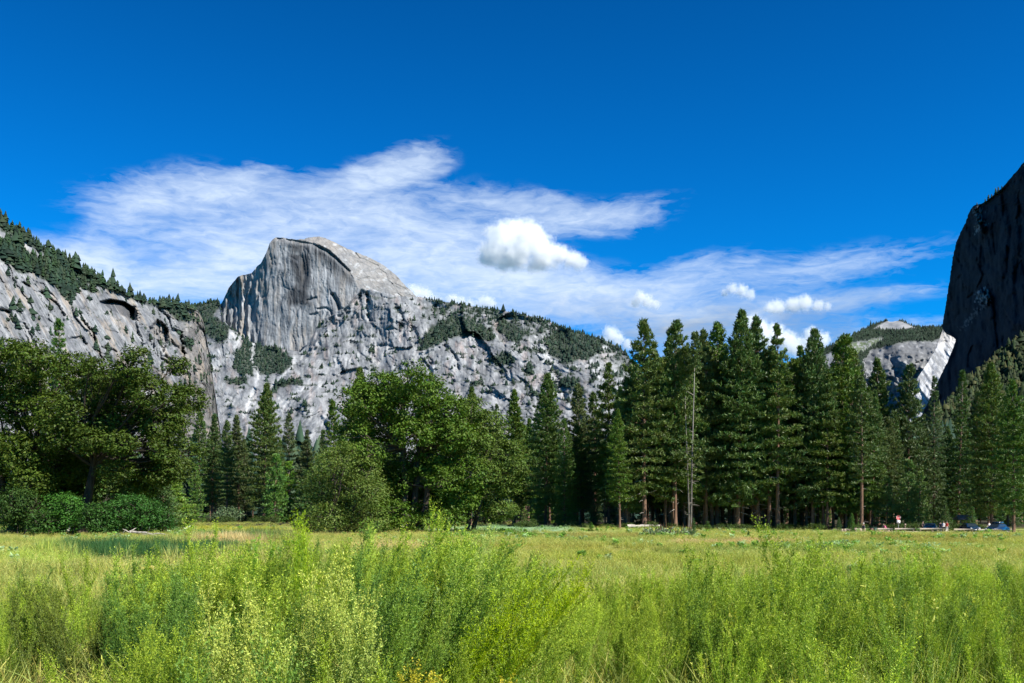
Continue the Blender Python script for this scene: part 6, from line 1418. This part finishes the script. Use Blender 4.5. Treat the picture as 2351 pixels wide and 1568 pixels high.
for i in range(95):
    px = rs.uniform(966, 1440); ridge_tree('granite_ridge', px, top_of('granite_ridge', px) + rs.uniform(1, 4), rs.uniform(11, 21), 'small conifer on the granite ridge skyline, ' + ('at the foot of the dome shoulder' if px < 1030 else 'above the first dark forest patch' if px < 1150 else 'above the small forest patch' if px < 1250 else 'above the large dark forest patch' if px < 1370 else 'on the last drop towards the pines'), 'conifers on the granite ridge skyline')
for i in range(22):
    px = rs.uniform(448, 508); ridge_tree('granite_ridge', px, top_of('granite_ridge', px) + rs.uniform(1, 4), rs.uniform(14, 22), 'small conifer on the saddle left of the dome', 'conifers on the saddle left of the dome')
for px, h in ((2243, 14), (2262, 16), (2270, 20), (2277, 15), (2286, 22), (2292, 20), (2300, 15), (2250, 12)): wall_tree(px, h, 'little tree on the top edge of the shaded cliff', 'trees on the top edge of the shaded cliff')

CLOUD_D = 0.07
# ------------------------------------------------------------------ heap clouds behind the mountains
from mathutils import noise as mnoise
def cloud_mat(balls, R, zb, seed, dens):
    """density grows from each puff's rim inwards, frayed by noise, and stops above a level base"""
    m, n = new_mat('cloud'); tc = n.node('ShaderNodeTexCoord').outputs['Object']; f = None
    big = n.n.new('ShaderNodeTexNoise'); n.l.new(n.mapping(tc, loc=(seed * 91.0, 0, seed * 37.0)), big.inputs['Vector']); big.inputs['Scale'].default_value = 2.0 / R; big.inputs['Detail'].default_value = 7.0; big.inputs['Roughness'].default_value = .80
    for c, r in balls:
        d = n.node('ShaderNodeVectorMath', _operation='DISTANCE', i0=tc, i1=tuple(c)).outputs['Value']
        v = n.math('SUBTRACT', 1.0, n.math('DIVIDE', d, r)); f = v if f is None else n.math('SMOOTH_MAX', f, v, .12)
    f = n.math('ADD', f, n.math('MULTIPLY', n.math('SUBTRACT', big.outputs[0],   .5), 2.7))
    den = n.remap(f, .0, .60, 0.0, dens, True)
    z = n.node('ShaderNodeSeparateXYZ', Vector=tc).outputs[2]
    if zb is not None: den = n.math('MULTIPLY', den, n.remap(n.math('ADD', z, n.math('MULTIPLY', n.math('SUBTRACT', big.outputs[0], .5), R * .7)), zb - R * .25, zb + R * .25, 0.0, 1.0, True))
    n.node('ShaderNodeOutputMaterial', Volume=n.node('ShaderNodeVolumePrincipled', Color=(.99, .99, .992, 1), Density=den, Anisotropy=0.0).outputs[0])
    return m
def cloud(puffs, Y, label, seed, flat=None, dens=.011):
    """puffs: (px, py, radius px); flat: py of the level base"""
    rs = RS(seed); k = Y / FOC; cx, cy = np.mean([p[0] for p in puffs]), np.mean([p[1] for p in puffs]); O = at(cx, cy, Y)
    balls = [(np.array([(px - cx) * k, rs.uniform(-.5, .5) * r * k, (cy - py) * k]), r * k * 1.12) for px, py, r in puffs]; R = max(b[1] for b in balls)
    mb = MB(); lat = np.linspace(-math.pi / 2, math.pi / 2, 9)[1:-1]; lon = np.arange(14) * 2 * math.pi / 14
    U = np.array([(math.cos(a) * math.cos(b), math.cos(a) * math.sin(b), math.sin(a)) for a in lat for b in lon] + [(0, 0, -1), (0, 0, 1)])
    q = np.arange(6)[:, None] * 14; j = np.arange(14)[None]; F4 = np.stack([q + j, q + (j + 1) % 14, q + 14 + (j + 1) % 14, q + 14 + j], -1).reshape(-1, 4)
    ii = np.arange(14); F3 = np.concatenate([np.stack([(ii + 1) % 14, ii, np.full(14, 98)], 1), np.stack([84 + ii, 84 + (ii + 1) % 14, np.full(14, 99)], 1)])
    for c, r in balls:
        mb.add(U * r * 1.42 + c, F4); mb.F.setdefault(3, []).append(F3 + mb.n - len(U))
    m = cloud_mat(balls, R, None if flat is None else (cy - flat) * k, seed, dens)
    me = mb.mesh('cloud_raw', m, True, False); o = bpy.data.objects.new('cumulus_cloud', me); COL.objects.link(o)
    md = o.modifiers.new('re', 'REMESH'); md.mode = 'VOXEL'; md.voxel_size = 4.0 * k
    m2 = bpy.data.meshes.new_from_object(o.evaluated_get(bpy.context.evaluated_depsgraph_get())); o.modifiers.clear(); o.data = m2; bpy.data.meshes.remove(me); m2.materials.clear(); m2.materials.append(m)
    o.location = O; tag(o, label, 'cloud')
cloud([(1150, 545, 36), (1185, 535, 36), (1215, 545, 36), (1240, 565, 34), (1140, 575, 36), (1190, 580, 42), (1250, 590, 34), (1285, 585, 26), (1312, 594, 24), (1330, 606, 20), (1122, 590, 26), (1235, 612, 26), (1165, 598, 34)], 11500, 'big white heap cloud with grey base right of the dome', 1, flat=618)
cloud([(952, 672, 22), (975, 682, 20), (1000, 692, 16)], 10500, 'white cloud peeking out behind the right side of the dome', 2)
cloud([(1040, 690, 17), (1058, 694, 14), (1078, 698, 12)], 10800, 'left white cloud of two behind the ridge', 3)
cloud([(1112, 692, 18), (1128, 696, 14), (1098, 700, 13)], 10900, 'right white cloud of two behind the ridge', 4)
cloud([(1468, 682, 15), (1488, 690, 16), (1505, 700, 12), (1460, 694, 12)], 12500, 'small ragged white cloud above the left edge of the tall pines', 5)
cloud([(1402, 765, 20), (1418, 778, 18), (1392, 782, 16), (1440, 792, 14)], 12000, 'white cloud rising at the right end of the ridge', 6)
cloud([(1680, 665, 14), (1705, 666, 16), (1722, 676, 13), (1665, 672, 10)], 13000, 'small white cloud, upper left of the two above the tallest pine', 7)
cloud([(1785, 705, 20), (1825, 698, 20), (1850, 694, 20), (1878, 702, 14), (1900, 704, 10), (1765, 710, 14)], 12800, 'wide white cloud floating right of the tall stand', 8, flat=716)
cloud([(1720, 745, 22), (1745, 752, 22), (1780, 770, 28), (1805, 785, 26), (1820, 800, 22), (1750, 780, 26)], 12300, 'large white cloud partly hidden by the tallest pines', 9)
cloud([(1865, 768, 20), (1885, 782, 20), (1845, 790, 20), (1870, 800, 22)], 13500, 'greyish cloud behind the dark pointed pine', 10)
